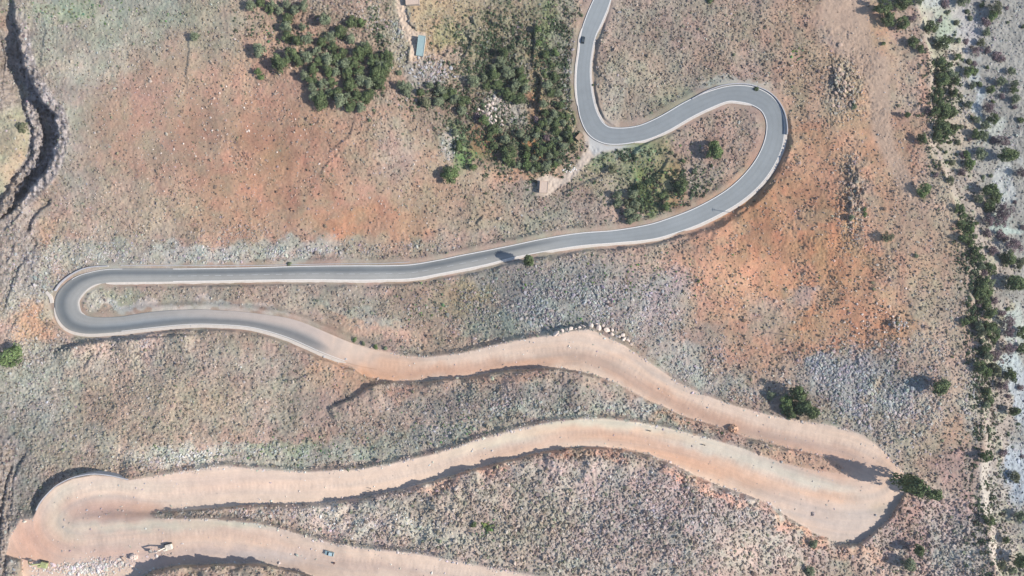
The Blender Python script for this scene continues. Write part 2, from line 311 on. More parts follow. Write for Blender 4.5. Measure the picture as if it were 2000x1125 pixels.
# ------------------------------------------------------------------ tones of the ground (base colour as seen in full sun)
CF = np.zeros(U.shape + (3,)); CF[:] = (174, 153, 139)
wu = U + 46 * WU + 10 * NF; wv = V + 46 * WV - 8 * NF
def blob(a, b, ru, rv, c, s=1.0, ang=0, soft=.7):
    ca, sa = math.cos(R(ang)), math.sin(R(ang))
    x = wu - a; y = wv - b; p = (x * ca + y * sa) / ru; q = (-x * sa + y * ca) / rv
    m = smooth((1 + soft * .5 - np.sqrt(p * p + q * q)) / soft) * s
    CF[:] = CF * (1 - m[..., None]) + np.array(c, float) * m[..., None]
for b in [
 (230,60,230,120,(160,163,150),.9),(90,180,70,150,(164,158,148),.8),(200,130,60,50,(172,176,162),.7),(260,130,120,45,(184,178,166),.8),(20,290,40,130,(178,172,148),.9),(20,80,40,60,(165,145,130),.7),(35,330,30,50,(194,172,152),.7),
 (120,20,60,20,(150,165,135),.6),(160,300,50,120,(178,174,164),.6),(420,240,230,170,(194,160,138),.9),(420,40,80,60,(172,160,138),.6),(330,190,110,45,(194,160,140),.7),(300,320,130,70,(186,160,142),.6),
 (500,200,90,60,(196,158,138),.7),(560,340,120,90,(196,146,120),.75),(470,420,120,60,(188,152,130),.7),(580,330,290,140,(192,152,127),.55),(560,300,120,110,(194,150,124),.5),(660,440,52,38,(196,146,116),.85),(780,428,95,46,(194,148,120),.75),(560,430,60,30,(190,150,125),.6),
 (250,430,120,70,(188,166,148),.8),(100,470,60,60,(190,160,140),.7),(200,500,130,36,(178,178,168),.7),(820,300,150,90,(178,152,132),.8),(770,290,40,60,(172,160,152),.5),(900,400,110,50,(170,150,128),.8),(1080,400,90,45,(160,148,136),.8),(1050,440,80,22,(160,165,145),.5),
 (640,330,40,90,(188,150,128),.7),(420,497,150,17,(184,184,176),.9),(600,484,130,20,(176,176,166),.9),(740,480,80,20,(180,158,138),.7),(50,560,60,70,(172,172,164),.8),(66,640,42,60,(202,160,134),.9),(94,445,24,20,(200,155,130),.6),(100,600,18,24,(160,160,150),.6),
 (880,60,150,80,(180,160,128),.9),(960,40,60,50,(172,160,138),.6),(1070,30,80,40,(165,150,130),.8),(700,90,90,100,(160,135,118),.8),(560,90,90,90,(180,145,125),.6),(900,215,110,60,(150,132,116),.7),(1010,110,110,120,(132,130,108),.85),(1000,250,140,80,(128,118,100),.85),
 (905,285,26,40,(128,150,104),.8),(925,300,30,14,(112,145,84),.8),(945,270,26,40,(150,120,92),.8),(1035,283,22,22,(186,132,84),.85),(1040,215,20,34,(172,126,98),.9),(1075,60,20,60,(125,142,95),.6),(1050,158,16,50,(176,146,100),.5),(1060,330,70,14,(190,158,130),.6),(1010,345,60,14,(192,154,126),.8),
 (972,205,38,36,(190,178,172),.8),(1000,232,30,22,(168,164,154),.7),(880,290,14,30,(186,178,168),.8),(960,155,20,20,(178,178,152),.5),(836,145,50,26,(160,162,160),.7),(860,120,46,22,(178,160,150),.7),(880,70,26,20,(160,170,120),.5),(1115,235,14,70,(170,168,120),.6),(1100,100,20,100,(150,146,134),.6),
 (780,70,22,70,(165,166,150),.6),(725,40,50,50,(168,156,140),.6),
 (1340,90,190,120,(166,150,138),.9),(1420,60,60,110,(172,148,128),.4),(1260,150,80,60,(164,158,138),.5),(1320,205,60,30,(150,158,132),.5),(1195,200,22,60,(176,168,158),.7),(1430,158,70,12,(180,180,172),.9),(1500,165,40,14,(180,182,176),.8),
 (1420,270,90,70,(172,150,138),.9),(1470,230,30,30,(162,150,140),.5),(1270,340,60,70,(142,142,100),.7),(1250,310,30,30,(140,152,110),.7),(1265,380,22,40,(120,148,84),.85),(1300,370,40,40,(158,146,100),.7),(1310,340,20,20,(172,150,110),.7),(1360,350,40,40,(160,150,140),.7),(1330,395,30,18,(176,140,112),.5),(1180,340,60,40,(160,156,130),.6),(1215,300,60,10,(140,160,138),.7),(1170,315,26,14,(150,165,120),.5),
 (1600,120,110,200,(178,150,128),.8),(1690,180,52,170,(196,160,132),.95,8),(1640,40,50,60,(186,162,146),.9),(1640,85,24,26,(166,148,138),.95),(1652,115,18,10,(164,148,138),.8),(1620,20,60,30,(184,150,130),.8),(1740,150,50,60,(186,160,138),.6),(1740,320,70,90,(192,152,124),.8),(1800,170,12,60,(200,158,132),.6),
 (1650,170,36,50,(172,162,144),.7),(1668,350,24,50,(176,165,148),.6),(1560,480,170,130,(196,140,104),.95,20),(1500,560,190,60,(194,146,116),.8,10),(1420,470,60,40,(180,148,124),.6),(1560,330,90,90,(192,142,112),.7),(1620,620,180,50,(192,144,112),.85,5),(1740,560,90,70,(194,148,118),.8),(1390,530,80,40,(192,148,124),.7),(1430,600,90,50,(192,150,126),.75),(1460,690,70,40,(188,146,124),.7),(1620,680,80,24,(192,148,122),.7),(1690,420,26,70,(178,162,152),.7),
 (1570,530,230,170,(196,149,118),.65),(1620,490,60,30,(198,148,112),.6),(1500,620,60,40,(176,156,142),.7),(1570,580,34,20,(176,166,160),.7),(1800,470,90,110,(184,156,134),.8),(1790,560,50,60,(190,160,136),.5),(1830,620,70,80,(176,160,140),.8),(1740,640,40,20,(190,140,108),.8),(1800,260,50,50,(190,152,128),.7),(1670,520,80,30,(192,146,114),.6),
 (1840,330,40,70,(186,166,146),.8),(1850,400,24,60,(182,168,148),.7),
 (1040,570,200,70,(150,144,140),.95,-5),(1110,580,120,60,(140,140,138),.8),(870,600,100,60,(172,146,130),.8),(900,580,60,30,(160,152,110),.5),(830,580,60,50,(166,146,130),.5),(640,580,110,40,(166,154,142),.8,12),(560,600,100,26,(178,164,152),.6,14),(740,640,110,18,(196,166,146),.8,18),(690,610,100,12,(172,176,168),.6,18),
 (1090,610,100,32,(146,150,146),.8),(1010,640,120,16,(170,170,160),.7),(960,630,60,30,(150,158,140),.5),(1240,600,90,60,(162,152,150),.8),(1300,550,50,30,(168,160,160),.6),(1300,680,90,30,(176,172,166),.8,30),(1350,730,90,24,(166,168,160),.8,24),(1380,660,40,30,(176,156,144),.5),(1450,760,60,14,(170,168,160),.7,15),
 (330,575,180,12,(170,160,146),.8),(240,580,60,10,(160,164,138),.6),(300,598,130,10,(192,186,180),.95,2),(420,600,140,10,(196,186,178),.9,4),(180,590,22,20,(190,184,176),.6),
 (240,700,170,50,(166,156,150),.6),(420,720,140,60,(172,158,144),.7),(280,800,220,80,(168,152,134),.85),(160,790,70,60,(172,150,130),.5),(60,770,90,100,(158,158,150),.9),(50,860,80,80,(148,148,142),.8),(30,980,50,120,(130,128,126),.9),(160,870,90,50,(160,150,138),.6),
 (640,740,70,40,(196,156,130),.9,-30),(690,745,60,20,(200,160,134),.8,-20),(670,772,34,16,(204,164,134),.8,-25),(560,780,100,60,(170,156,142),.7),(700,800,120,50,(160,142,132),.7),(800,770,60,14,(178,132,112),.7,-10),(950,745,110,12,(176,140,122),.6,-8),(950,790,180,40,(144,136,128),.85),(1100,780,120,34,(146,142,136),.8),
 (420,882,170,16,(178,180,166),.8,-2),(440,905,150,10,(196,186,174),.8),(640,890,130,22,(166,168,156),.8,-4),(820,860,140,22,(158,162,150),.7,-12),(560,870,80,10,(140,160,130),.5),(1120,805,180,12,(168,170,156),.9),(1240,795,60,14,(168,170,170),.6),(1300,830,90,10,(164,170,158),.7,14),(1450,880,120,12,(184,170,158),.8,16),(1350,830,80,12,(196,152,128),.6,16),(1570,896,100,22,(192,154,134),.9,14),
 (1120,1020,520,130,(158,146,140),.95),(1000,1000,200,60,(158,148,132),.5),(1280,1000,160,80,(160,146,146),.6),(1500,1070,160,50,(162,148,138),.6),(1130,882,150,12,(184,140,118),.7),(920,925,120,9,(180,140,120),.6,-16),(1390,955,110,10,(194,146,126),.7,22),(1560,1035,70,10,(190,140,116),.7,28),
 (740,1020,180,26,(176,166,156),.85,8),(620,1000,110,20,(172,160,150),.7),(900,1080,140,24,(164,152,140),.6,10),(420,1006,90,9,(150,140,130),.8),
 (1660,740,90,55,(160,162,162),.9),(1720,790,90,55,(158,161,161),.9),(1790,790,46,60,(156,159,159),.75),(1600,710,30,20,(172,176,178),.8),(1650,815,80,12,(182,172,156),.8),(1700,770,14,30,(190,172,150),.8,20),(1760,850,60,60,(180,168,152),.7),(1850,820,70,120,(182,162,144),.8),(1860,870,30,60,(196,158,132),.7),(1900,780,20,80,(176,172,156),.7),(1890,960,70,90,(170,150,144),.8),(1800,1040,120,80,(158,140,136),.85),(1880,1080,60,60,(154,152,146),.7),
 (1690,1085,60,12,(184,146,124),.6,10),(1765,1000,26,60,(150,124,114),.8,-15)]:
    blob(*b)
# flow-wise streaks and patchiness of the soil
patch = fbm(U, V, 34, 4, 301) - .5; patch2 = fbm(U, V, 80, 3, 333) - .5; hue = fbm(U, V, 22, 3, 361) - .5; hue2 = fbm(U, V, 60, 3, 371) - .5
CF *= (1 + .20 * patch + .10 * patch2)[..., None]
CF[..., 0] += 16 * hue + 8 * hue2; CF[..., 1] += -12 * hue + 3 * hue2; CF[..., 2] += -6 * hue - 6 * hue2
grn = smooth((fbm(U, V, 30, 3, 401) - .57) / .12) * .3
CF = CF * (1 - grn[..., None] * .6) + np.array((150, 160, 138)) * grn[..., None] * .6
g_ = CF.mean(-1, keepdims=True); CF = (g_ + (CF - g_) * (.83 + .11 * SMB[..., None])) * (.975, .957, .925) * (1 - .07 * np.exp(-((U - 420) / 330) ** 2 - ((V - 270) / 190) ** 2) + .07 * np.exp(-((U - 1560) / 190) ** 2 - ((V - 520) / 130) ** 2))[..., None]
# rock faces
rk = smooth(rockmask * 1.2)[..., None]
CF = CF * (1 - rk) + (np.array((132, 125, 122)) * (1 + 1.0 * (ridged(U, V, 8, 3, 501) - .5))[..., None]) * rk
wr = smooth((rockmask - .3) / .4) * smooth((60 - U) / 30); CF = CF * (1 - .5 * wr[..., None]) + np.array((150, 134, 118)) * .5 * wr[..., None]
# river bed and its banks
sm = sidemask[..., None]
bankc = np.array((170, 158, 146)) * (1 + .18 * patch)[..., None]; bankc[..., 1] += 10 * smooth((hue + .02) / .1)
CF = CF * (1 - sm * .85) + bankc * sm * .85
rm = rivermask[..., None]
rc = np.array((156, 157, 154)) * (1 + .20 * patch + .12 * patch2)[..., None]
CF = CF * (1 - rm) + rc * rm
for b in [(1850,30,50,30,(176,178,162),.9),(1855,60,36,30,(166,178,156),.8),(1840,5,50,20,(182,186,180),.8),(1890,60,30,60,(178,178,184),.8),(1870,110,20,30,(186,180,162),.7),(1910,190,14,60,(176,188,194),.9),(1930,250,30,20,(182,190,186),.9),(1960,440,40,14,(176,194,190),.9,20),(1965,350,20,50,(184,192,194),.8),(1865,260,40,60,(184,172,156),.8),(1985,640,20,60,(178,192,188),.7),(1975,710,26,20,(178,192,192),.8),(1955,1070,26,40,(196,184,170),.9),(1935,960,24,60,(182,174,162),.9),(1990,770,20,60,(176,188,198),.8),(1990,930,30,60,(172,186,200),.8)]:
    blob(*b)
CF = CF * (1 - rm) + CF * np.array((1.0, .975, .94)) * rm
# tracks and yards
def region(P, c, s=1.0, soft=4.0):
    d, _, _ = pline(P + P[:1], soft + 30); ins = inpoly(P, U + 5 * WU, V + 5 * WV)
    m = np.where(ins, smooth(.5 + d / (2 * soft)), smooth(.5 - d / (2 * soft))) * s
    CF[:] = CF * (1 - m[..., None]) + np.array(c, float) * m[..., None]
    return m
TRACK1 = [(768,-60),(792,-60),(790,0),(796,30),(801,50),(812,60),(832,64),(832,72),(818,70),(812,110),(802,118),(800,84),(788,66),(780,45),(774,20)]
WASH = [(1615,-30),(1695,-30),(1700,55),(1706,92),(1736,118),(1742,170),(1740,230),(1752,290),(1775,330),(1800,400),(1775,395),(1745,350),(1722,300),(1704,262),(1696,200),(1684,150),(1664,112),(1640,98),(1618,70),(1600,30)]
mw = region(WASH, (177,154,135), .92, 9.0)
m1 = region(TRACK1, (200,180,160))
TRACK2 = [(1140,258),(1156,268),(1180,284),(1215,287),(1206,294),(1180,296),(1166,300),(1156,312),(1140,326),(1126,342),(1112,356),(1090,366),(1070,384),(1050,382),(1048,350),(1070,340),(1096,350),(1108,336),(1124,326),(1134,306),(1146,290),(1142,276)]
m2 = region(TRACK2, (196,180,164))
PULL = [(1150,262),(1185,284),(1240,284),(1206,292),(1180,296),(1160,304),(1150,290)]
m3 = region(PULL, (184,184,180), .9)
tracks = np.clip(m1 + m2 + m3, 0, 1)
# asphalt verge dust, dirt road tones
vm = smooth((9 - asd) / 6) * smooth(asph_t * 40) * .6 * away
CF = CF * (1 - vm[..., None]) + np.array((188, 178, 168)) * vm[..., None]
DC = np.zeros(U.shape + (3,)); DC[:] = (216, 199, 184)
dcd, dcs, dct = pline([(p[0], p[1]) for p in D[::3]], 90)
off = dcd * dcs
st = fbm(dct * 900 + 0 * U, off * 6.5, 60, 3, 611) - .5
save = CF; CF = DC; wu0, wv0 = wu, wv; wu = U + 16 * WU + 3 * NF; wv = V + 16 * WV - 3 * NF
for b in [(1250,850,90,12,(196,160,138),.0),(840,728,170,10,(204,158,132),.8,-4),(740,730,70,30,(204,164,138),.9,-10),(1040,706,140,10,(198,160,138),.75,-3),(1150,705,90,14,(186,166,152),.8,12),(1290,770,130,12,(196,158,136),.8,26),(1420,826,110,12,(192,156,136),.8,18),(1560,868,90,14,(190,160,144),.8,12),
 (1622,906,90,30,(188,158,142),1.0,12),(1500,905,200,10,(188,170,158),.7,16),(1000,855,110,10,(200,204,186),.6,-14),(1130,826,150,9,(202,204,186),.8),(1290,842,120,10,(204,206,190),.75,12),(1440,892,120,12,(202,204,192),.8,17),(1580,938,90,10,(200,204,192),.7,16),(1180,850,120,12,(214,174,146),.7,2),(1000,880,90,10,(208,172,150),.6,-14),
 (1330,895,140,14,(204,160,134),.75,16),(1500,955,110,14,(208,162,132),.75,18),(1620,970,70,8,(210,166,136),.7,6),(1330,880,110,7,(196,162,142),.5,14),(1480,985,60,16,(192,178,166),.8,30),(1600,1010,120,34,(196,184,176),.95,22),(1690,1010,50,44,(198,188,180),.95,-30),(1720,995,16,12,(180,170,152),.6),
 (400,945,170,20,(216,192,178),.6),(250,948,90,12,(208,202,188),.6),(110,1000,16,50,(200,206,188),.75,25),(128,1050,30,14,(196,204,186),.7,20),(180,970,60,10,(212,196,182),.5),(208,998,86,20,(178,150,140),1.0,2),(280,1000,40,14,(188,156,140),.8),(240,1030,110,9,(202,200,184),.7),(430,1026,120,8,(198,204,184),.7),
 (330,1050,200,12,(212,184,166),.6),(520,1060,160,10,(214,186,168),.6,14),(60,1050,44,40,(212,168,148),.85),(90,1080,60,22,(204,164,144),.9),(200,1080,120,14,(206,172,156),.8),(300,1095,60,16,(214,192,184),.8),(420,1080,90,14,(198,178,170),.8),(500,1090,100,14,(186,182,184),.8),(600,1110,100,14,(188,170,160),.8),(760,1110,90,10,(204,180,166),.7,8),(150,1095,40,20,(214,192,178),.8),(70,1120,40,14,(216,196,184),.8),
 (680,765,50,26,(200,156,128),.9,-30),(650,730,40,20,(196,162,142),.8),(1735,905,20,30,(206,178,158),.6),(1640,850,60,12,(210,190,172),.5)]:
    blob(*b, soft=2.0)
DC = CF; CF = save; wu, wv = wu0, wv0
rut = fbm(dct * 1500 + 0 * U, off * 34, 60, 3, 621) - .5
DC = DC * .8 + .2 * np.array((216, 201, 188))
DC *= (1.0 + .10 * st + .045 * rut + .06 * patch + .05 * NF)[..., None] * (1.006, .975, .944)
DC[..., 0] += 10 * st; DC[..., 2] -= 8 * st
dm = smooth(.5 - dsd / 3.0)[..., None]
CF = CF * (1 - dm) + DC * dm
def blobs_(*L):
    o = np.zeros(U.shape)
    for (a, b, ru, rv) in L: o = np.maximum(o, np.exp(-(((U - a) / ru) ** 2 + ((V - b) / rv) ** 2) ** 2))
    return o / .45
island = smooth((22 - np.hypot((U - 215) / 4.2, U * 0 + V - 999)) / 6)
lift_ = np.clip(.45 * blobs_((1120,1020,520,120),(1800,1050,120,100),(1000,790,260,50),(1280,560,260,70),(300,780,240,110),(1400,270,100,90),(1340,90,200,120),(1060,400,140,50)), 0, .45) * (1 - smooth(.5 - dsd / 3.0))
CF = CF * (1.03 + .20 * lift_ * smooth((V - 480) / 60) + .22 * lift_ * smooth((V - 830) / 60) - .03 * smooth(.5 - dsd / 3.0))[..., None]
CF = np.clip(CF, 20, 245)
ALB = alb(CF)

# ------------------------------------------------------------------ object helpers
def tag(o, label=None, cat=None, group=None, kind=None):
    if label: o['label'] = label
    if cat: o['category'] = cat
    if group: o['group'] = group
    if kind: o['kind'] = kind
    return o
def link(o, parent=None):
    COL.objects.link(o)
    if parent is not None: o.parent = parent
    return o
def mesh_np(name, verts, faces, cols=None, mats=(), midx=None, smooth_sh=False):
    """verts (n,3); faces (m,k) uniform k; cols (n,3) per vertex"""
    me = bpy.data.meshes.new(name); n = len(verts); m, kk = faces.shape
    me.vertices.add(n); me.vertices.foreach_set("co", np.ascontiguousarray(verts, np.float32).ravel())
    me.loops.add(m * kk); me.loops.foreach_set("vertex_index", np.ascontiguousarray(faces, np.int32).ravel())
    me.polygons.add(m); me.polygons.foreach_set("loop_start", np.arange(0, m * kk, kk, dtype=np.int32))
    try: me.polygons.foreach_set("loop_total", np.full(m, kk, np.int32))
    except Exception: pass
    for mt in mats: me.materials.append(mt)
    if midx is not None: me.polygons.foreach_set("material_index", np.asarray(midx, np.int32))
    me.polygons.foreach_set("use_smooth", np.full(m, smooth_sh))
    me.update(calc_edges=True)
    if cols is not None:
        at = me.color_attributes.new("Col", 'FLOAT_COLOR', 'POINT')
        at.data.foreach_set("color", np.c_[cols, np.ones(n)].astype(np.float32).ravel())
    return me
def mat(name, col=None, rough=.9, attr=False, noise=None, bump=None, metal=0, spec=.3, vor=None):
    """noise=(scale, amount), bump=(scale, distance)"""
    m = bpy.data.materials.new(name); m.use_nodes = True; nt = m.node_tree; N = nt.nodes; L = nt.links
    b = N["Principled BSDF"]; b.inputs["Roughness"].default_value = rough; b.inputs["Metallic"].default_value = metal
    b.inputs["Specular IOR Level"].default_value = spec
    tc = N.new("ShaderNodeTexCoord"); geo = N.new("ShaderNodeNewGeometry")
    if attr:
        a = N.new("ShaderNodeAttribute"); a.attribute_name = "Col"; src = a.outputs["Color"]
    else:
        a = N.new("ShaderNodeRGB"); a.outputs[0].default_value = (*col, 1); src = a.outputs[0]
    if noise:
        for (sc, am, ln, lac) in (noise if isinstance(noise[0], tuple) else [(*noise, 4, 2.0)]):
            n = N.new("ShaderNodeTexNoise"); n.inputs["Scale"].default_value = sc; n.inputs["Detail"].default_value = ln; n.inputs["Roughness"].default_value = .65
            L.new(geo.outputs["Position"], n.inputs["Vector"])
            mr = N.new("ShaderNodeMapRange"); mr.inputs["From Min"].default_value = .3; mr.inputs["From Max"].default_value = .7
            mr.inputs["To Min"].default_value = 1 - am; mr.inputs["To Max"].default_value = 1 + am; L.new(n.outputs["Fac"], mr.inputs["Value"])
            mx = N.new("ShaderNodeVectorMath"); mx.operation = 'SCALE'; L.new(src, mx.inputs[0]); L.new(mr.outputs[0], mx.inputs["Scale"]); src = mx.outputs[0]
    L.new(src, b.inputs["Base Color"])
    if bump:
        n = N.new("ShaderNodeTexNoise"); n.inputs["Scale"].default_value = bump[0]; n.inputs["Detail"].default_value = 5; n.inputs["Roughness"].default_value = .7
        L.new(geo.outputs["Position"], n.inputs["Vector"])
        bp = N.new("ShaderNodeBump"); bp.inputs["Distance"].default_value = bump[1]; bp.inputs["Strength"].default_value = 1
        L.new(n.outputs["Fac"], bp.inputs["Height"]); L.new(bp.outputs[0], b.inputs["Normal"])
    return m
M_GROUND = mat("soil_and_stones", rough=.95, attr=True, noise=[(.55, .11, 4, 2), (2.2, .10, 3, 2)], bump=(1.6, .20), spec=.1)
M_DIRT = mat("graded_dirt", rough=.95, attr=True, noise=[(.12, .05, 4, 2), (1.4, .05, 3, 2)], bump=(1.2, .06), spec=.1)
M_GRAVEL = mat("river_gravel", rough=.95, attr=True, noise=[(.8, .15, 4, 2), (3.0, .15, 3, 2)], bump=(2.2, .22), spec=.1)
M_ASPH = mat("asphalt", rough=.85, attr=True, noise=[(.25, .05, 4, 2), (6, .06, 3, 2)], bump=(9, .01), spec=.3)
M_STONE = mat("loose_stone", rough=.9, attr=True, noise=[(3.0, .14, 3, 2)], spec=.15)
M_SCRUB = mat("dry_scrub", rough=.95, attr=True, noise=[(5.0, .25, 3, 2)], spec=.05)
M_CONC = mat("concrete", tuple(alb((214, 204, 192))), .85, noise=(.6, .08), spec=.2)
M_LINE = mat("road_paint", tuple(alb((232, 228, 222))), .7, noise=(1.5, .12), spec=.3)
M_WALL = mat("retaining_wall_concrete", tuple(alb((186, 184, 186))), .9, noise=(.8, .12), spec=.15)

# ------------------------------------------------------------------ ground, dirt road, river bed as one continuous surface in three pieces
X, Y, _ = world(U, V, Z)
P3 = np.stack([X, Y, Z], -1).reshape(-1, 3); C3 = ALB.reshape(-1, 3)
nv, nu = U.shape
i0 = (np.arange(nv - 1)[:, None] * nu + np.arange(nu - 1)[None, :])
F4 = np.stack([i0, i0 + nu, i0 + nu + 1, i0 + 1], -1).reshape(-1, 4)
fc = lambda M: (M[:-1, :-1] + M[1:, :-1] + M[:-1, 1:] + M[1:, 1:]).reshape(-1) / 4
isd = fc(np.where(dirt_in, 1., 0.)) > .5
isr = (fc(rivermask) > .5) & ~isd
ist = (fc(tracks) > .55) & ~isd & ~isr
def piece(name, fm, material):
    F = F4[fm]; used = np.unique(F); rem = np.full(len(P3), -1, np.int64); rem[used] = np.arange(len(used))
    o = bpy.data.objects.new(name, mesh_np(name, P3[used], rem[F], C3[used], (material,), smooth_sh=True)); link(o); tag(o, kind='structure'); return o
tag(piece("hillside_ground", ~(isd | isr | ist), M_GROUND), "rocky reddish hillside with sparse scrub between the road bends", "ground")
tag(piece("dirt_road", isd, M_DIRT), "wide pale dirt road winding in hairpins down the slope", "road")
tag(piece("river_bed", isr, M_GRAVEL), "grey gravel river bed along the right side", "river bed")
tag(piece("dirt_track", ist, M_DIRT), "narrow earth track to the small houses in the orchard", "track")

# ------------------------------------------------------------------ asphalt, shoulders, markings (ribbons that follow the road level)
def normals2(P):
    d = np.gradient(P[:, :2], axis=0); d /= np.linalg.norm(d, axis=1)[:, None] + 1e-9
    return np.c_[-d[:, 1], d[:, 0]]            # right of travel in sheet space (y down)
AN = normals2(A); K5 = np.ones(5) / 5
AN = np.c_[np.convolve(np.pad(AN[:, 0], 2, 'edge'), K5, 'valid'), np.convolve(np.pad(AN[:, 1], 2, 'edge'), K5, 'valid')]
def ribbon(P, N2, z, o0, o1, dz, nx=2, skirt=0.0):
    """cross strips from offset o0 to o1 (arrays, sheet px, + = right of travel)"""
    n = len(P); t = np.linspace(0, 1, nx); o = np.asarray(o0)[:, None] * (1 - t) + np.asarray(o1)[:, None] * t
    u = P[:, 0:1] + N2[:, 0:1] * o; v = P[:, 1:2] + N2[:, 1:2] * o; zz = np.repeat((z + dz)[:, None], nx, 1)
    if skirt:
        u = np.c_[u[:, :1], u, u[:, -1:]]; v = np.c_[v[:, :1], v, v[:, -1:]]; zz = np.c_[zz[:, :1] - skirt, zz, zz[:, -1:] - skirt]; nx += 2
    x, y, q = world(u, v, zz)
    i = (np.arange(n - 1)[:, None] * nx + np.arange(nx - 1)[None, :])
    F = np.stack([i, i + 1, i + nx + 1, i + nx], -1).reshape(-1, 4)
    return np.stack([x, y, q], -1).reshape(-1, 3), F, (u, v, nx)
rz = np.interp(np.arange(len(A)), np.arange(len(A)), Az)
# the carved ground follows a weighted level: read it back so that road and ground agree
azg = np.maximum.reduce([zat(A[:, 0] + AN[:, 0] * A[:, 2] * f, A[:, 1] + AN[:, 1] * A[:, 2] * f) for f in (-.9, -.45, 0, .45, .9)])
azg = np.convolve(np.pad(azg, 4, 'edge'), np.ones(9) / 9, 'valid')
EDGEJ = 1.0 * (fbm(np.arange(len(A)) * 1.0, np.zeros(len(A)), 8, 3, 9) - .5)
Vr, Fr, (ru, rv, nx) = ribbon(A, AN, azg, -A[:, 2] + EDGEJ, A[:, 2] + EDGEJ, .07 + .33 * smooth((1 - La / La[-1]) * 30), 15, .9)
t = np.linspace(-1, 1, nx - 2); t = np.r_[t[0], t, t[-1]]
sA = La[:, None] + 0 * ru
n1 = fbm(sA, t[None, :] * 14 + 0 * ru, 60, 3, 71) - .5; n2 = fbm(sA, t[None, :] * 40 + 0 * ru, 160, 3, 72) - .5
base = np.zeros(ru.shape + (3,)); base[:] = (145, 150, 151)
s_tot = La[-1]
# darker, newer lane on the straight and through the left hairpin (right lane of travel there is the upper one)
str_ = smooth((sA - 1180) / 160)
dark = np.exp(-((t[None, :] - .38) / .42) ** 2) * str_
base = base - dark[..., None] * np.array((34, 34, 33)); base = base + (1 - dark[..., None]) * str_[..., None] * np.array((14, 8, 2))
for wtk in (-.68, -.3, .3, .68): base -= (np.exp(-((t[None, :] - wtk) / .1) ** 2) * 5)[..., None]
base = base * (1 + .08 * n1 + .10 * n2)[..., None]
hp = np.exp(-((sA - 2420) / 110) ** 2); base = base + (hp * np.exp(-(t[None, :] / .5) ** 2))[..., None] * np.array((10, 14, 18))
# dust from the dirt road blown over the last stretch
dz = smooth((sA - (s_tot - 560)) / 420); up = smooth((.35 - t[None, :] + .3 * n1) / .8)
dz2 = smooth((sA - (s_tot - 170)) / 150 + .5 * n1)
def bil_rgb(u, v): return np.stack([bil(GU, GV, DC[..., k], u, v) for k in range(3)], -1)
dm_ = np.clip(dz * (.25 + .65 * up) * .9 + dz2, 0, 1)
dt_ = bil_rgb(ru, rv); base = base * (1 - dm_[..., None]) + (np.array((206, 186, 172)) * (1 - dz2[..., None]) + dt_ * dz2[..., None]) * dm_[..., None]
ma = mesh_np("asphalt_road", Vr, Fr, alb(np.clip(base, 40, 240)).reshape(-1, 3), (M_ASPH,), smooth_sh=True)
o = link(bpy.data.objects.new("asphalt_road", ma)); tag(o, "grey asphalt road with white edge lines winding across the slope", "road", kind='structure')
def strip(name, s0, s1, f0, w0, dz, material, label, cat, dash=None, out=False, jit=0, skirt=0):
    """painted strip at offset f0 (fraction of half width, or px beyond the edge when out) and width w0 px"""
    sel = (La >= s0) & (La <= s1); P = A[sel]; N2 = AN[sel]; z = azg[sel]; L = La[sel]
    tp = np.minimum(1, np.minimum((L - s0) / 18 + .05, (s1 - L) / 18 + .05))
    j = jit * (fbm(L, 0 * L, 14, 3, int(abs(f0) * 10) + 3) - .5)
    if out: c = np.sign(f0) * P[:, 2] + (f0 - np.sign(f0) * 1); lo = c; hi = c + np.sign(f0) * (w0 * tp + j); lo = lo - np.sign(f0) * 1.0
    else: c = f0 * P[:, 2]; lo = c - w0 / 2; hi = c + w0 / 2
    a, b = np.minimum(lo, hi), np.maximum(lo, hi)
    Vv, Ff, _ = ribbon(P, N2, z, a, b, dz, 3, skirt)
    if dash:
        nxx = 3 + (2 if skirt else 0); row = np.repeat(np.arange(len(P) - 1), nxx - 1); Ff = Ff[((L[row] // dash) % 2) == 0]
    o = link(bpy.data.objects.new(name, mesh_np(name, Vv, Ff, None, (material,)))); tag(o, label, cat, kind='structure'); return o
def s_at(u, v): return La[np.argmin((A[:, 0] - u) ** 2 + (A[:, 1] - v) ** 2)]
S0, S_R1, S_H0, S_H1, S_ST0, S_ST1, S_L0, S_L1, S_END = 0, s_at(1163, 250), s_at(1343, 215), s_at(1515, 250), s_at(1315, 440), s_at(1000, 491), s_at(205, 539), s_at(182, 636), s_at(686, 690)
# white edge lines
strip("road_edge_line", 0, s_at(338, 537), .90, 1.3, .44, M_LINE, "white edge line on the inner side of the upper bends", "road marking")
strip("road_edge_line", 0, s_at(338, 537), -.90, 1.3, .44, M_LINE, "white edge line on the outer side of the upper bends", "road marking")
strip("road_edge_line", s_at(338, 537), s_at(182, 636), .93, .9, .44, M_LINE, "thin edge line round the outside of the left hairpin", "road marking") if False else None
strip("road_edge_line", s_at(236, 633), s_at(680, 688), .86, 1.1, .44, M_LINE, "white edge line between lower asphalt lane and concrete verge", "road marking")
strip("road_edge_line", s_at(240, 538), s_at(150, 560), .9, .9, .44, M_LINE, "white line entering the left hairpin on its outer side", "road marking")
strip("road_centre_line", s_at(950, 503), s_at(330, 538), -.12, .55, .44, mat('worn_paint', tuple(alb((186, 188, 188))), .8, noise=(1.5, .12)), "broken white centre line on the long straight", "road marking", dash=12)
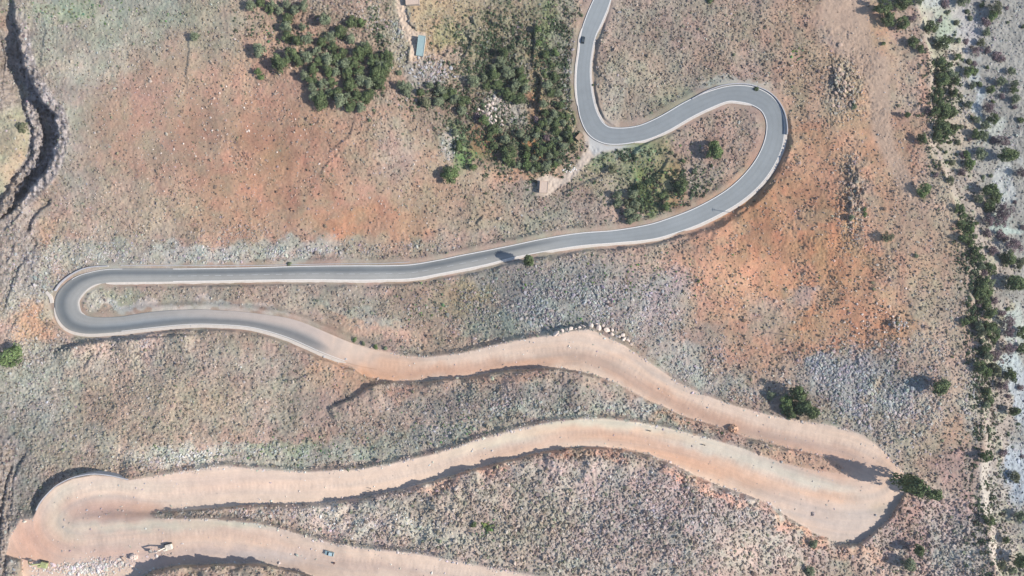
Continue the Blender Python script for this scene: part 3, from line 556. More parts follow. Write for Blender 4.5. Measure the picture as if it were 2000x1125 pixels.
# pale concrete verges
strip("concrete_verge", s_at(1512, 226), s_at(1330, 436), -1.01, 4.0, .50, M_CONC, "pale concrete verge round the lower side of the right loop", "verge", out=True, jit=1.2, skirt=.9)
strip("concrete_verge", s_at(1320, 440), s_at(1060, 480), -1.01, 3.6, .50, M_CONC, "narrow pale verge below the asphalt right of the roadside tree", "verge", out=True, jit=1.6, skirt=.9)
strip("concrete_verge", s_at(1030, 486), s_at(205, 540), -1.01, 3.4, .50, M_CONC, "long pale concrete verge along the lower edge of the straight", "verge", out=True, jit=3.0, skirt=.9)
strip("concrete_verge", s_at(1500, 640) if False else s_at(196, 541), s_at(165, 620), -1.01, 2.4, .50, M_CONC, "thin pale kerb strip round the inside of the left hairpin", "verge", out=True, jit=.6, skirt=.9)
strip("concrete_verge", s_at(118, 600) if False else s_at(128, 600), s_at(682, 688), 1.01, 5.0, .50, M_CONC, "pale concrete verge outside the left hairpin and lower asphalt leg", "verge", out=True, jit=1.5, skirt=.9)
strip("concrete_verge", s_at(1155, 60), s_at(1144, 203), 1.01, 2.2, .50, M_CONC, "thin pale verge left of the descending road beside the orchard", "verge", out=True, jit=.8, skirt=.9)
strip("concrete_verge", s_at(1151, 68), s_at(1170, 255), -1.01, 2.4, .50, M_CONC, "thin pale verge right of the descending road below the bank", "verge", out=True, jit=.8, skirt=.9)
strip("concrete_verge", s_at(1237, 263), s_at(1475, 189), 1.0 if False else 1.01, 3.0, .50, M_CONC, "pale verge under the upper right loop", "verge", out=True, jit=.8, skirt=.9)
strip("concrete_verge", s_at(1170, 4) if False else s_at(1176, 0), s_at(1155, 60), -1.01, 2.0, .50, M_CONC, "short pale verge at the top right of the descending road", "verge", out=True, jit=.8, skirt=.9)
strip("gravel_lay_by", s_at(1157, 244), s_at(1250, 260), 1.01, 20, .06, mat("pale_gravel", tuple(alb((178, 178, 176))), .95, noise=(.5, .1)), "grey gravel lay-by at the mouth of the orchard track", "lay-by", out=True, jit=5)
def flat_poly(name, pts, dz, material, label, cat):
    import bmesh
    bm = bmesh.new(); vs = []
    for (u, v) in pts:
        z = float(zat(u, v)) + dz; vs.append(bm.verts.new(world(u, v, z)))
    bm.faces.new(vs[::-1]) ; bmesh.ops.recalc_face_normals(bm, faces=bm.faces)
    me = bpy.data.meshes.new(name); bmesh.ops.triangulate(bm, faces=bm.faces); bm.to_mesh(me); bm.free(); me.materials.append(material)
    o = link(bpy.data.objects.new(name, me)); tag(o, label, cat); return o

# ------------------------------------------------------------------ walls
def wall_along(name, P, width, top, bottom, material, label, cat, levels=None, jag=0):
    """a wall of real thickness that follows P; top above the higher ground, bottom deep enough for the lower one (metres)"""
    P = resample([(a, b, 0) for a, b in P], 4)[:, :2]; n = len(P); N2 = normals2(P)
    wpx = width / .27; zc = []
    for i in range(n):
        zs = [float(zat(P[i, 0] + N2[i, 0] * k, P[i, 1] + N2[i, 1] * k)) for k in (-7, -4, 0, 4, 7)]; zc.append((max(zs), min(zs)))
    zc = np.array(zc); zt = np.convolve(np.pad(zc[:, 0], 3, 'edge'), np.ones(7) / 7, 'valid') if levels is None else np.array([levels] * n)
    V_ = []; 
    for i in range(n):
        jt = jag * (random.random() - .5); jw = 1 + jag * .5 * (random.random() - .5)
        for s, zz in ((-1, zc[i, 1] - bottom), (-1, zt[i] + top + jt), (1, zt[i] + top + jt), (1, zc[i, 1] - bottom)):
            V_.append(world(P[i, 0] + N2[i, 0] * s * wpx * jw / 2, P[i, 1] + N2[i, 1] * s * wpx * jw / 2, zz))
    # keep walls vertical: the lower vertices take the plan position of the upper ones
    V_ = [list(v) for v in V_]
    for i in range(n): V_[4 * i][0:2] = V_[4 * i + 1][0:2]; V_[4 * i + 3][0:2] = V_[4 * i + 2][0:2]
    F = []
    for i in range(n - 1):
        for k in range(4): a = 4 * i + k; b = 4 * i + (k + 1) % 4; F.append((a, b, b + 4, a + 4))
    F += [(0, 3, 2, 1), (4 * n - 4, 4 * n - 3, 4 * n - 2, 4 * n - 1)]
    me = bpy.data.meshes.new(name); me.from_pydata(V_, [], F); me.materials.append(material); me.update()
    return tag(link(bpy.data.objects.new(name, me)), label, cat)
wall_along("retaining_wall", HW[:-1], .5, .25, .8, M_WALL, "tall curved concrete retaining wall holding up the lower left dirt hairpin", "retaining wall")
wall_along("parapet_wall", [(210,519.5),(190,520.5),(169,523),(150,530),(132,540.5),(117,553),(106,568)], .5, 1.3, .6, M_WALL, "low curved parapet on the outer edge of the left asphalt hairpin", "parapet")
wall_along("parapet_wall", WALLR, .45, .9, .6, M_WALL, "low curved parapet round the outer edge of the right asphalt loop", "parapet")
wall_along("parapet_wall", [(236,518.5),(300,518.5),(420,518.5),(520,518),(640,515.5),(740,514.5),(800,511.5)], .3, .55, .6, M_WALL, "long low kerb wall above the straight stretch of asphalt", "parapet")
wall_along("parapet_wall", [(90,570),(98,580),(101,592)], 1.6, .2, .6, M_CONC, "short pale concrete spillway stub at the left hairpin", "spillway")

# ------------------------------------------------------------------ stones: templates, one by one where they stand out, the rest as rubble
def ico(sub=0):
    import bmesh
    bm = bmesh.new(); bmesh.ops.create_icosphere(bm, subdivisions=sub + 1, radius=1.0)
    v = np.array([x.co[:] for x in bm.verts]); f = np.array([[a.index for a in q.verts] for q in bm.faces]); bm.free(); return v, f
def rock_template(seed, sub=0, flat=.6):
    rg = np.random.default_rng(seed); v, f = ico(sub)
    for _ in range(6 if sub else 3):                       # chop flat facets
        n = rg.normal(size=3); n /= np.linalg.norm(n); c = rg.uniform(.45, .8); d = v @ n; v = v - np.maximum(d - c, 0)[:, None] * n
    v = v * rg.uniform(.75, 1.25, 3) * (1, 1, flat); v += rg.normal(size=v.shape) * (.09 if sub == 0 else .03)
    return v, f
ROCKS = [rock_template(i, 0) for i in range(10)]
def tuft_template(seed):
    rg = np.random.default_rng(100 + seed); v, f = ico(0); v = v * (1 + rg.normal(size=(len(v), 1)) * .22) + rg.normal(size=v.shape) * .10
    return v * (1, 1, 1.0) + (0, 0, .25), f
TUFTS = [tuft_template(i) for i in range(10)]
def nz(u, v):                          # ground slope is handled by sinking the stones
    return zat(u, v)
def scatter(name, uv, size, cols, templates, material, sink=.25, label=None, cat=None, kind='stuff', squash=None):
    n = len(uv); VV = []; FF = []; CC = []; base_i = 0
    which = RNG.integers(0, len(templates), n); z = zat(uv[:, 0], uv[:, 1]); x, y, _ = world(uv[:, 0], uv[:, 1], z)
    for k, (tv, tf) in enumerate(templates):
        s = np.where(which == k)[0]
        if not len(s): continue
        a = RNG.uniform(0, 2 * math.pi, len(s)); ca, sa = np.cos(a), np.sin(a); sz = size[s][:, None]
        st_ = RNG.uniform(.75, 1.3, (len(s), 3))
        px = tv[None, :, 0] * st_[:, :1]; py = tv[None, :, 1] * st_[:, 1:2]; pz = tv[None, :, 2] * st_[:, 2:]
        qx = (px * ca[:, None] - py * sa[:, None]) * sz + x[s][:, None]; qy = (px * sa[:, None] + py * ca[:, None]) * sz + y[s][:, None]
        qz = pz * sz + z[s][:, None] - sink * sz + .3 * sz
        VV.append(np.stack([qx, qy, qz], -1).reshape(-1, 3)); m = len(tv)
        FF.append((tf[None] + (np.arange(len(s)) * m)[:, None, None] + base_i).reshape(-1, 3)); base_i += len(s) * m
        CC.append(np.repeat(cols[s], m, axis=0))
    me = mesh_np(name, np.vstack(VV), np.vstack(FF), np.vstack(CC), (material,))
    return tag(link(bpy.data.objects.new(name, me)), label, cat, kind=kind)
def lookup(F, u, v):
    return bil(GU, GV, F, u, v)
def tone_at(u, v):
    return np.stack([lookup(CF[..., k], u, v) for k in range(3)], -1)
free = smooth((corr - 1) / 3); free = np.where(near, free, 1.0) * (1 - tracks)
def blobs(L, u, v):
    o = np.zeros(u.shape)
    for (a, b, ru, rv, s) in L: o = np.maximum(o, s * np.exp(-(((u - a) / ru) ** 2 + ((v - b) / rv) ** 2)))
    return o
RUB = [(1110,590,150,50,.9),(950,600,120,50,.6),(1050,560,120,60,.6),(1250,620,80,60,.6),(560,490,90,16,1.0),(420,500,60,16,.9),(700,488,60,14,.8),(240,490,90,30,.6),(90,530,80,60,.6),(470,470,60,30,.5),(830,480,60,14,.5),(590,470,60,20,.5),
 (1650,735,75,55,1.1),(1720,790,80,55,1.1),(1785,795,48,60,1.0),(1830,700,50,80,.4),(1600,710,30,20,.8),(1350,720,60,40,.7),(1450,770,70,14,.5),(1090,610,120,26,.9),(1390,700,40,40,.5),
 (150,1110,80,16,1.0),(200,1106,60,12,.9),(310,1078,24,10,.4),(780,60,20,60,1.0),(830,140,50,24,1.1),(965,215,36,36,1.2),(1000,235,30,22,1.0),(880,290,14,26,1.0),(1650,170,36,44,.9),(1668,350,20,50,.7),(1665,420,24,50,.7),(1752,632,16,12,1.2),(1740,690,90,30,.5),
 (1010,110,60,60,.6),(1112,150,14,90,.9),(700,30,60,30,.5),(850,600,60,40,.4),(980,800,140,26,.7),(800,850,120,22,.6),(560,880,120,18,.6),(380,890,100,16,.6),(290,900,60,14,.6),(660,1020,160,24,.4),(480,1004,140,9,.8),
 (1230,795,60,16,.7),(1340,836,90,10,.6),(1760,880,30,30,.4),(1700,860,40,14,.3),(1300,1010,200,80,.25),(80,1110,20,8,.3),(1900,780,24,80,.6),(1860,620,30,40,.4),(50,700,60,60,.4),(40,620,40,60,.4),(240,668,120,10,.6),(1165,632,70,10,.7)]
yard = blobs([(160,1112,80,14,1.3),(205,1104,50,14,1.2),(240,1092,14,10,.9),(312,1080,22,12,.5),(215,1000,80,16,.16),(70,1118,24,8,.2),(470,1095,60,6,.2)], U, V)
rub = blobs(RUB, U, V)
rub = rub * smooth((fbm(U, V, 26, 3, 701) - .30) / .25) * (1 - .0 * U) + .06 + .25 * rivermask * smooth((fbm(U, V, 40, 3, 711) - .5) / .12) + .10 * rivermask + .15 * rockmask
bare = blobs([(660,440,46,32,1),(1600,906,60,16,.9),(780,428,80,40,.8),(450,280,90,60,.45),(560,360,60,60,.5),(1560,480,110,70,.6),(1690,180,40,150,1.0),(1700,60,60,60,1.0),(1640,40,50,60,.9),(1640,85,24,28,1.0),(1720,570,60,40,.6),(1740,330,50,80,.7),(300,598,130,9,1.0),(420,600,130,9,1.0),(700,640,110,14,.8),(1860,60,60,50,.8),(690,740,50,30,.8),(660,770,40,20,.8),
 (60,640,30,40,.5),(1020,345,70,12,.9),(20,300,40,60,.6),(1200,200,18,50,.5),(250,200,100,100,.3),(1620,640,140,40,.4),(1450,430,60,40,.3),(200,170,140,60,.35),(350,250,80,80,.3),(1700,500,120,80,.35)], U, V)
scr = (.55 + .9 * (fbm(U, V, 40, 3, 721) - .5)) * (1 - .92 * bare) * (1 - .8 * rivermask) * (1 - .6 * np.clip(rub, 0, 1)) * (1 - .7 * rockmask)
scr = scr + blobs([(1120,1020,500,110,.55),(1800,1050,110,90,.5),(1350,90,190,110,.35),(950,790,200,40,.4),(1250,545,200,50,.35),(1420,280,80,80,.3),(1060,400,120,45,.3),(300,780,220,90,.2),(1800,440,80,80,.25),(1560,150,60,120,.25)], U, V)
scr = np.clip(scr * (1 - .84 * SMB) * (1 - .93 * mw), .02, 1.2); rub = rub * (1 - .8 * mw)
def sample(Dn, n, lo=(-160, -110), hi=(2160, 1235)):
    out = []; tot = 0
    mx = float(Dn.max())
    while tot < n:
        m = 60000; u = RNG.uniform(lo[0], hi[0], m); v = RNG.uniform(lo[1], hi[1], m)
        keep = RNG.uniform(0, mx, m) < bil(GU, GV, Dn, u, v); q = np.c_[u[keep], v[keep]]; out.append(q); tot += len(q)
    return np.vstack(out)[:n]
# rubble
edge_ = np.exp(-((dsd + .5) / 2.6) ** 2) * .55 * smooth((fbm(U, V, 20, 3, 671) - .35) / .2) * (~wallzone) * smooth(asd / 4)
uv = sample(np.clip(rub, 0, 1.5) * free + np.clip(yard - .08, 0, 2) + edge_ + dn * .012 * smooth(asd / 4), 70000)
big = lookup(rub, uv[:, 0], uv[:, 1])
sz = np.exp(RNG.normal(-1.12, .42, len(uv))) * (.85 + .5 * np.clip(big, 0, 1.2)) * (1 + .35 * blobs([(1090,590,150,60,1),(1690,760,120,90,1),(740,110,30,110,.8),(830,140,60,40,.8),(950,800,160,40,.6),(160,1112,80,14,1)], uv[:, 0], uv[:, 1])); sz = np.clip(sz, .14, 1.2)
tc_ = tone_at(uv[:, 0], uv[:, 1]); g = tc_.mean(1, keepdims=True)
tc_ = np.clip((tc_ * .45 + g * .55) * RNG.uniform(.85, 1.20, (len(uv), 1)) + RNG.normal(0, 4, (len(uv), 3)), 60, 226)
scatter("rock_rubble", uv, sz, alb(tc_), ROCKS, M_STONE, .2, "loose grey and tan rubble strewn over the slopes", "rubble")
# dry scrub and tufts
uv = sample(scr * free, 82000)
low = blobs([(1120,1020,520,120,1),(1800,1050,120,100,1),(1500,1060,200,80,1)], uv[:, 0], uv[:, 1])
sz = np.exp(RNG.normal(-1.12, .34, len(uv))) * (1 + .55 * low * (RNG.random(len(uv)) > .5)); sz = np.clip(sz, .16, 1.0)
tc_ = tone_at(uv[:, 0], uv[:, 1])
pick = RNG.random(len(uv))[:, None]
dk = np.where(pick < .30, (112, 99, 90), np.where(pick < .46, (122, 112, 94), np.where(pick < .58, (112, 98, 100), np.where(pick < .70, (110, 120, 96), (188, 176, 164)))))
mixw = RNG.uniform(.15, .8, (len(uv), 1))
gz = blobs([(1280,545,200,40,.3),(925,300,40,30,1),(900,285,24,34,1),(1250,330,60,50,.8),(1265,385,40,40,1),(1300,390,60,40,.6),(1060,100,40,80,.7),(530,50,12,60,.8),(1050,300,90,50,.7),(150,20,120,30,.5),(880,50,30,20,.6),(950,1032,14,12,1),(1560,110,10,16,1),(1170,315,40,20,.6),(1500,580,20,20,.3),(1030,545,20,20,.8),(1450,405,20,20,.8),(560,880,140,20,.35),(880,830,60,30,.4),(1110,625,80,20,.4),(380,880,30,10,.7),(830,600,60,40,.3)], uv[:, 0], uv[:, 1])[:, None]
tc_ = tc_ * (1 - mixw) + dk * mixw; isg = RNG.random((len(uv), 1)) < gz
tc_ = np.where(isg, np.array((112, 128, 92)) + RNG.normal(0, 10, tc_.shape), tc_)
tc_ = np.clip(tc_ * RNG.uniform(.88, 1.1, (len(uv), 1)), 40, 220)
scatter("dry_scrub", uv, sz, alb(tc_), TUFTS, M_SCRUB, .35, "low dry scrub and tufts dotted over the hillside", "scrub")

# undergrowth of the orchard
und = blobs([(1000,120,90,70,.9),(1090,120,24,110,.8),(1050,290,80,50,.9),(970,250,60,40,.7),(870,190,60,24,.6),(930,240,50,40,.6),(560,60,80,50,.12),(1300,370,70,40,.5),(1245,385,30,40,.6),(1110,260,18,60,.8),(740,90,16,80,.5),(905,290,20,30,.6),(1200,300,70,14,.5),(1886,460,16,60,.8),(1908,600,18,90,.9),(1918,720,14,60,.8),(1840,200,26,90,.5),(1925,950,30,200,.2)], U, V)
uv = sample(und * free * smooth((fbm(U, V, 14, 3, 901) - .36) / .15), 13000)
sz = np.clip(np.exp(RNG.normal(-.55, .35, len(uv))), .25, 1.3)
pick = RNG.random(len(uv))[:, None]
tc_ = np.where(pick < .35, (92, 108, 82), np.where(pick < .6, (108, 122, 96), np.where(pick < .8, (84, 100, 76), (116, 106, 92)))) * RNG.uniform(.85, 1.15, (len(uv), 1))
def leafy_template(seed):
    rg = np.random.default_rng(seed); c = 26; d = rg.normal(size=(c, 3)); d /= np.linalg.norm(d, axis=1)[:, None]; d[:, 2] = np.abs(d[:, 2]); p = d * rg.uniform(.5, 1, (c, 1)); nn = d + rg.normal(size=(c, 3)) * .5
    a = np.cross(nn, rg.normal(size=(c, 3))); a /= np.linalg.norm(a, axis=1)[:, None]; b = np.cross(nn, a); b /= np.linalg.norm(b, axis=1)[:, None]
    return np.stack([p - a * .3 - b * .2, p + a * .3 - b * .2, p + b * .36], 1).reshape(-1, 3), np.arange(c * 3).reshape(-1, 3)
scatter("undergrowth", uv, sz, alb(tc_), [leafy_template(i) for i in range(6)], M_SCRUB, .3, "green undergrowth and low bushes between the orchard trees", "undergrowth")

# ------------------------------------------------------------------ plants
def leaf_cloud(lobes, n, size, rg, flat=1.0):
    """leaf-sized faces spread through overlapping lobes; lobes = (x,y,z,r); returns verts, faces, shade"""
    V_ = []; S_ = []; vol = np.array([l[3] ** 2.2 for l in lobes]); cnt = np.maximum(6, (n * vol / vol.sum()).astype(int))
    for (lx, ly, lz, lr), c in zip(lobes, cnt):
        d = rg.normal(size=(c, 3)); d /= np.linalg.norm(d, axis=1)[:, None]; d[:, 2] = np.where(d[:, 2] < -.35, -d[:, 2], d[:, 2])
        r = lr * (rg.uniform(.55, 1.0, c) ** .6) * rg.uniform(.86, 1.10, c)
        p = d * r[:, None] * (1, 1, flat) + (lx, ly, lz)
        nrm = d + rg.normal(size=(c, 3)) * .45; nrm /= np.linalg.norm(nrm, axis=1)[:, None]
        a = np.cross(nrm, rg.normal(size=(c, 3))); a /= np.linalg.norm(a, axis=1)[:, None]; b = np.cross(nrm, a)
        s = size * rg.uniform(.6, 1.35, c)[:, None]
        q = np.stack([p - a * s - b * s * .6, p + a * s * .8 - b * s * .7, p + a * s + b * s * .8, p - a * s * .7 + b * s * .7], 1)
        q += rg.normal(size=q.shape) * size * .15
        V_.append(q.reshape(-1, 3)); S_.append(np.repeat(rg.uniform(.7, 1.3, c) * rg.uniform(.72, 1.28), 4))
    V_ = np.vstack(V_); return V_, np.arange(len(V_)).reshape(-1, 4), np.concatenate(S_)
KINDS = {  # leaf tones seen in the sun
 'dk': [(98, 113, 76), (114, 124, 86), (86, 102, 68)], 'gg': [(126, 136, 106), (140, 147, 118), (112, 124, 98)], 'br': [(106, 126, 80), (122, 138, 90), (94, 114, 72)],
 'ol': [(120, 124, 94), (108, 116, 88), (130, 128, 104)], 'pu': [(132, 114, 118), (140, 120, 120), (116, 102, 108)]}
M_LEAF = {}
for k in KINDS: M_LEAF[k] = mat({'dk': 'dark_leaves', 'gg': 'grey_leaves', 'br': 'fresh_leaves', 'ol': 'olive_leaves', 'pu': 'bare_purple_twigs'}[k], rough=.85, attr=True, spec=.15)
M_BARK = mat("bark", tuple(alb((120, 104, 90))), .95, noise=(6, .2), spec=.1)
def crown_mesh(kind, shape, seed):
    rg = np.random.default_rng(seed * 31 + len(kind) + sum(map(ord, kind)))
    lob = []
    if shape == 'tree':                 # unit radius 1, height about 1.7
        lob.append((rg.uniform(-.15,.15), rg.uniform(-.15,.15), .9, .60))
        for i in range(17):
            a = rg.uniform(0, 6.28); r = rg.uniform(.35, .86); lob.append((math.cos(a) * r, math.sin(a) * r * .9, rg.uniform(.45, 1.3), rg.uniform(.17, .40)))
        lob.append((rg.uniform(-.2, .2), rg.uniform(-.2, .2), 1.45, .38)); n = 1700; s = .056
    elif shape == 'tall':
        for i in range(12): a = rg.uniform(0, 6.28); r = rg.uniform(.2, .6); lob.append((math.cos(a) * r, math.sin(a) * r, rg.uniform(.5, 2.0), rg.uniform(.3, .5)))
        lob.append((0, 0, 1.3, .7)); n = 1600; s = .066
    else:
        for i in range(8): a = rg.uniform(0, 6.28); r = rg.uniform(.2, .66); lob.append((math.cos(a) * r, math.sin(a) * r, rg.uniform(.15, .5), rg.uniform(.28, .46)))
        lob.append((0, 0, .4, .6)); n = 520; s = .095
    if kind == 'pu': n = int(n * .8); s *= .8
    v, f, sh = leaf_cloud(lob, n, s, rg)
    pal = np.array([lin(c) for c in KINDS[kind]]) / KLIGHT * 1.0
    pick = RNG.integers(0, len(pal), len(f)); c = pal[pick].repeat(4, 0) * sh[:, None]
    return mesh_np("crown", v, f, np.clip(c, .01, .8), (M_LEAF[kind],))
def trunk_mesh(seed, h=1.0):
    rg = random.Random(seed); V_ = []; F = []
    def limb(p, q, r0, r1, k=6):
        p, q = Vector(p), Vector(q); ax = (q - p).normalized(); a = ax.orthogonal().normalized(); b = ax.cross(a); i = len(V_)
        for c, r in ((p, r0), (p.lerp(q, .5) + a * r0 * .3, (r0 + r1) / 2), (q, r1)):
            for j in range(k): t = 2 * math.pi * j / k; V_.append(tuple(c + (a * math.cos(t) + b * math.sin(t)) * r))
        for s in range(2):
            for j in range(k): F.append((i + s * k + j, i + s * k + (j + 1) % k, i + (s + 1) * k + (j + 1) % k, i + (s + 1) * k + j))
    limb((0, 0, -.25), (0.02, 0, .55), .085, .06)
    for i in range(4):
        a = rg.uniform(0, 6.28); limb((0.02, 0, .45), (math.cos(a) * .45, math.sin(a) * .45, rg.uniform(.8, 1.15)), .045, .018, 5)
    me = bpy.data.meshes.new("trunk"); me.from_pydata(V_, [], F); me.materials.append(M_BARK); me.update(); return me
CROWNS = {}
def crown(kind, shape, i):
    key = (kind, shape, i % 4)
    if key not in CROWNS: CROWNS[key] = crown_mesh(kind, shape, i % 4 + 1)
    return CROWNS[key]
TRUNKS = [trunk_mesh(i) for i in range(3)]
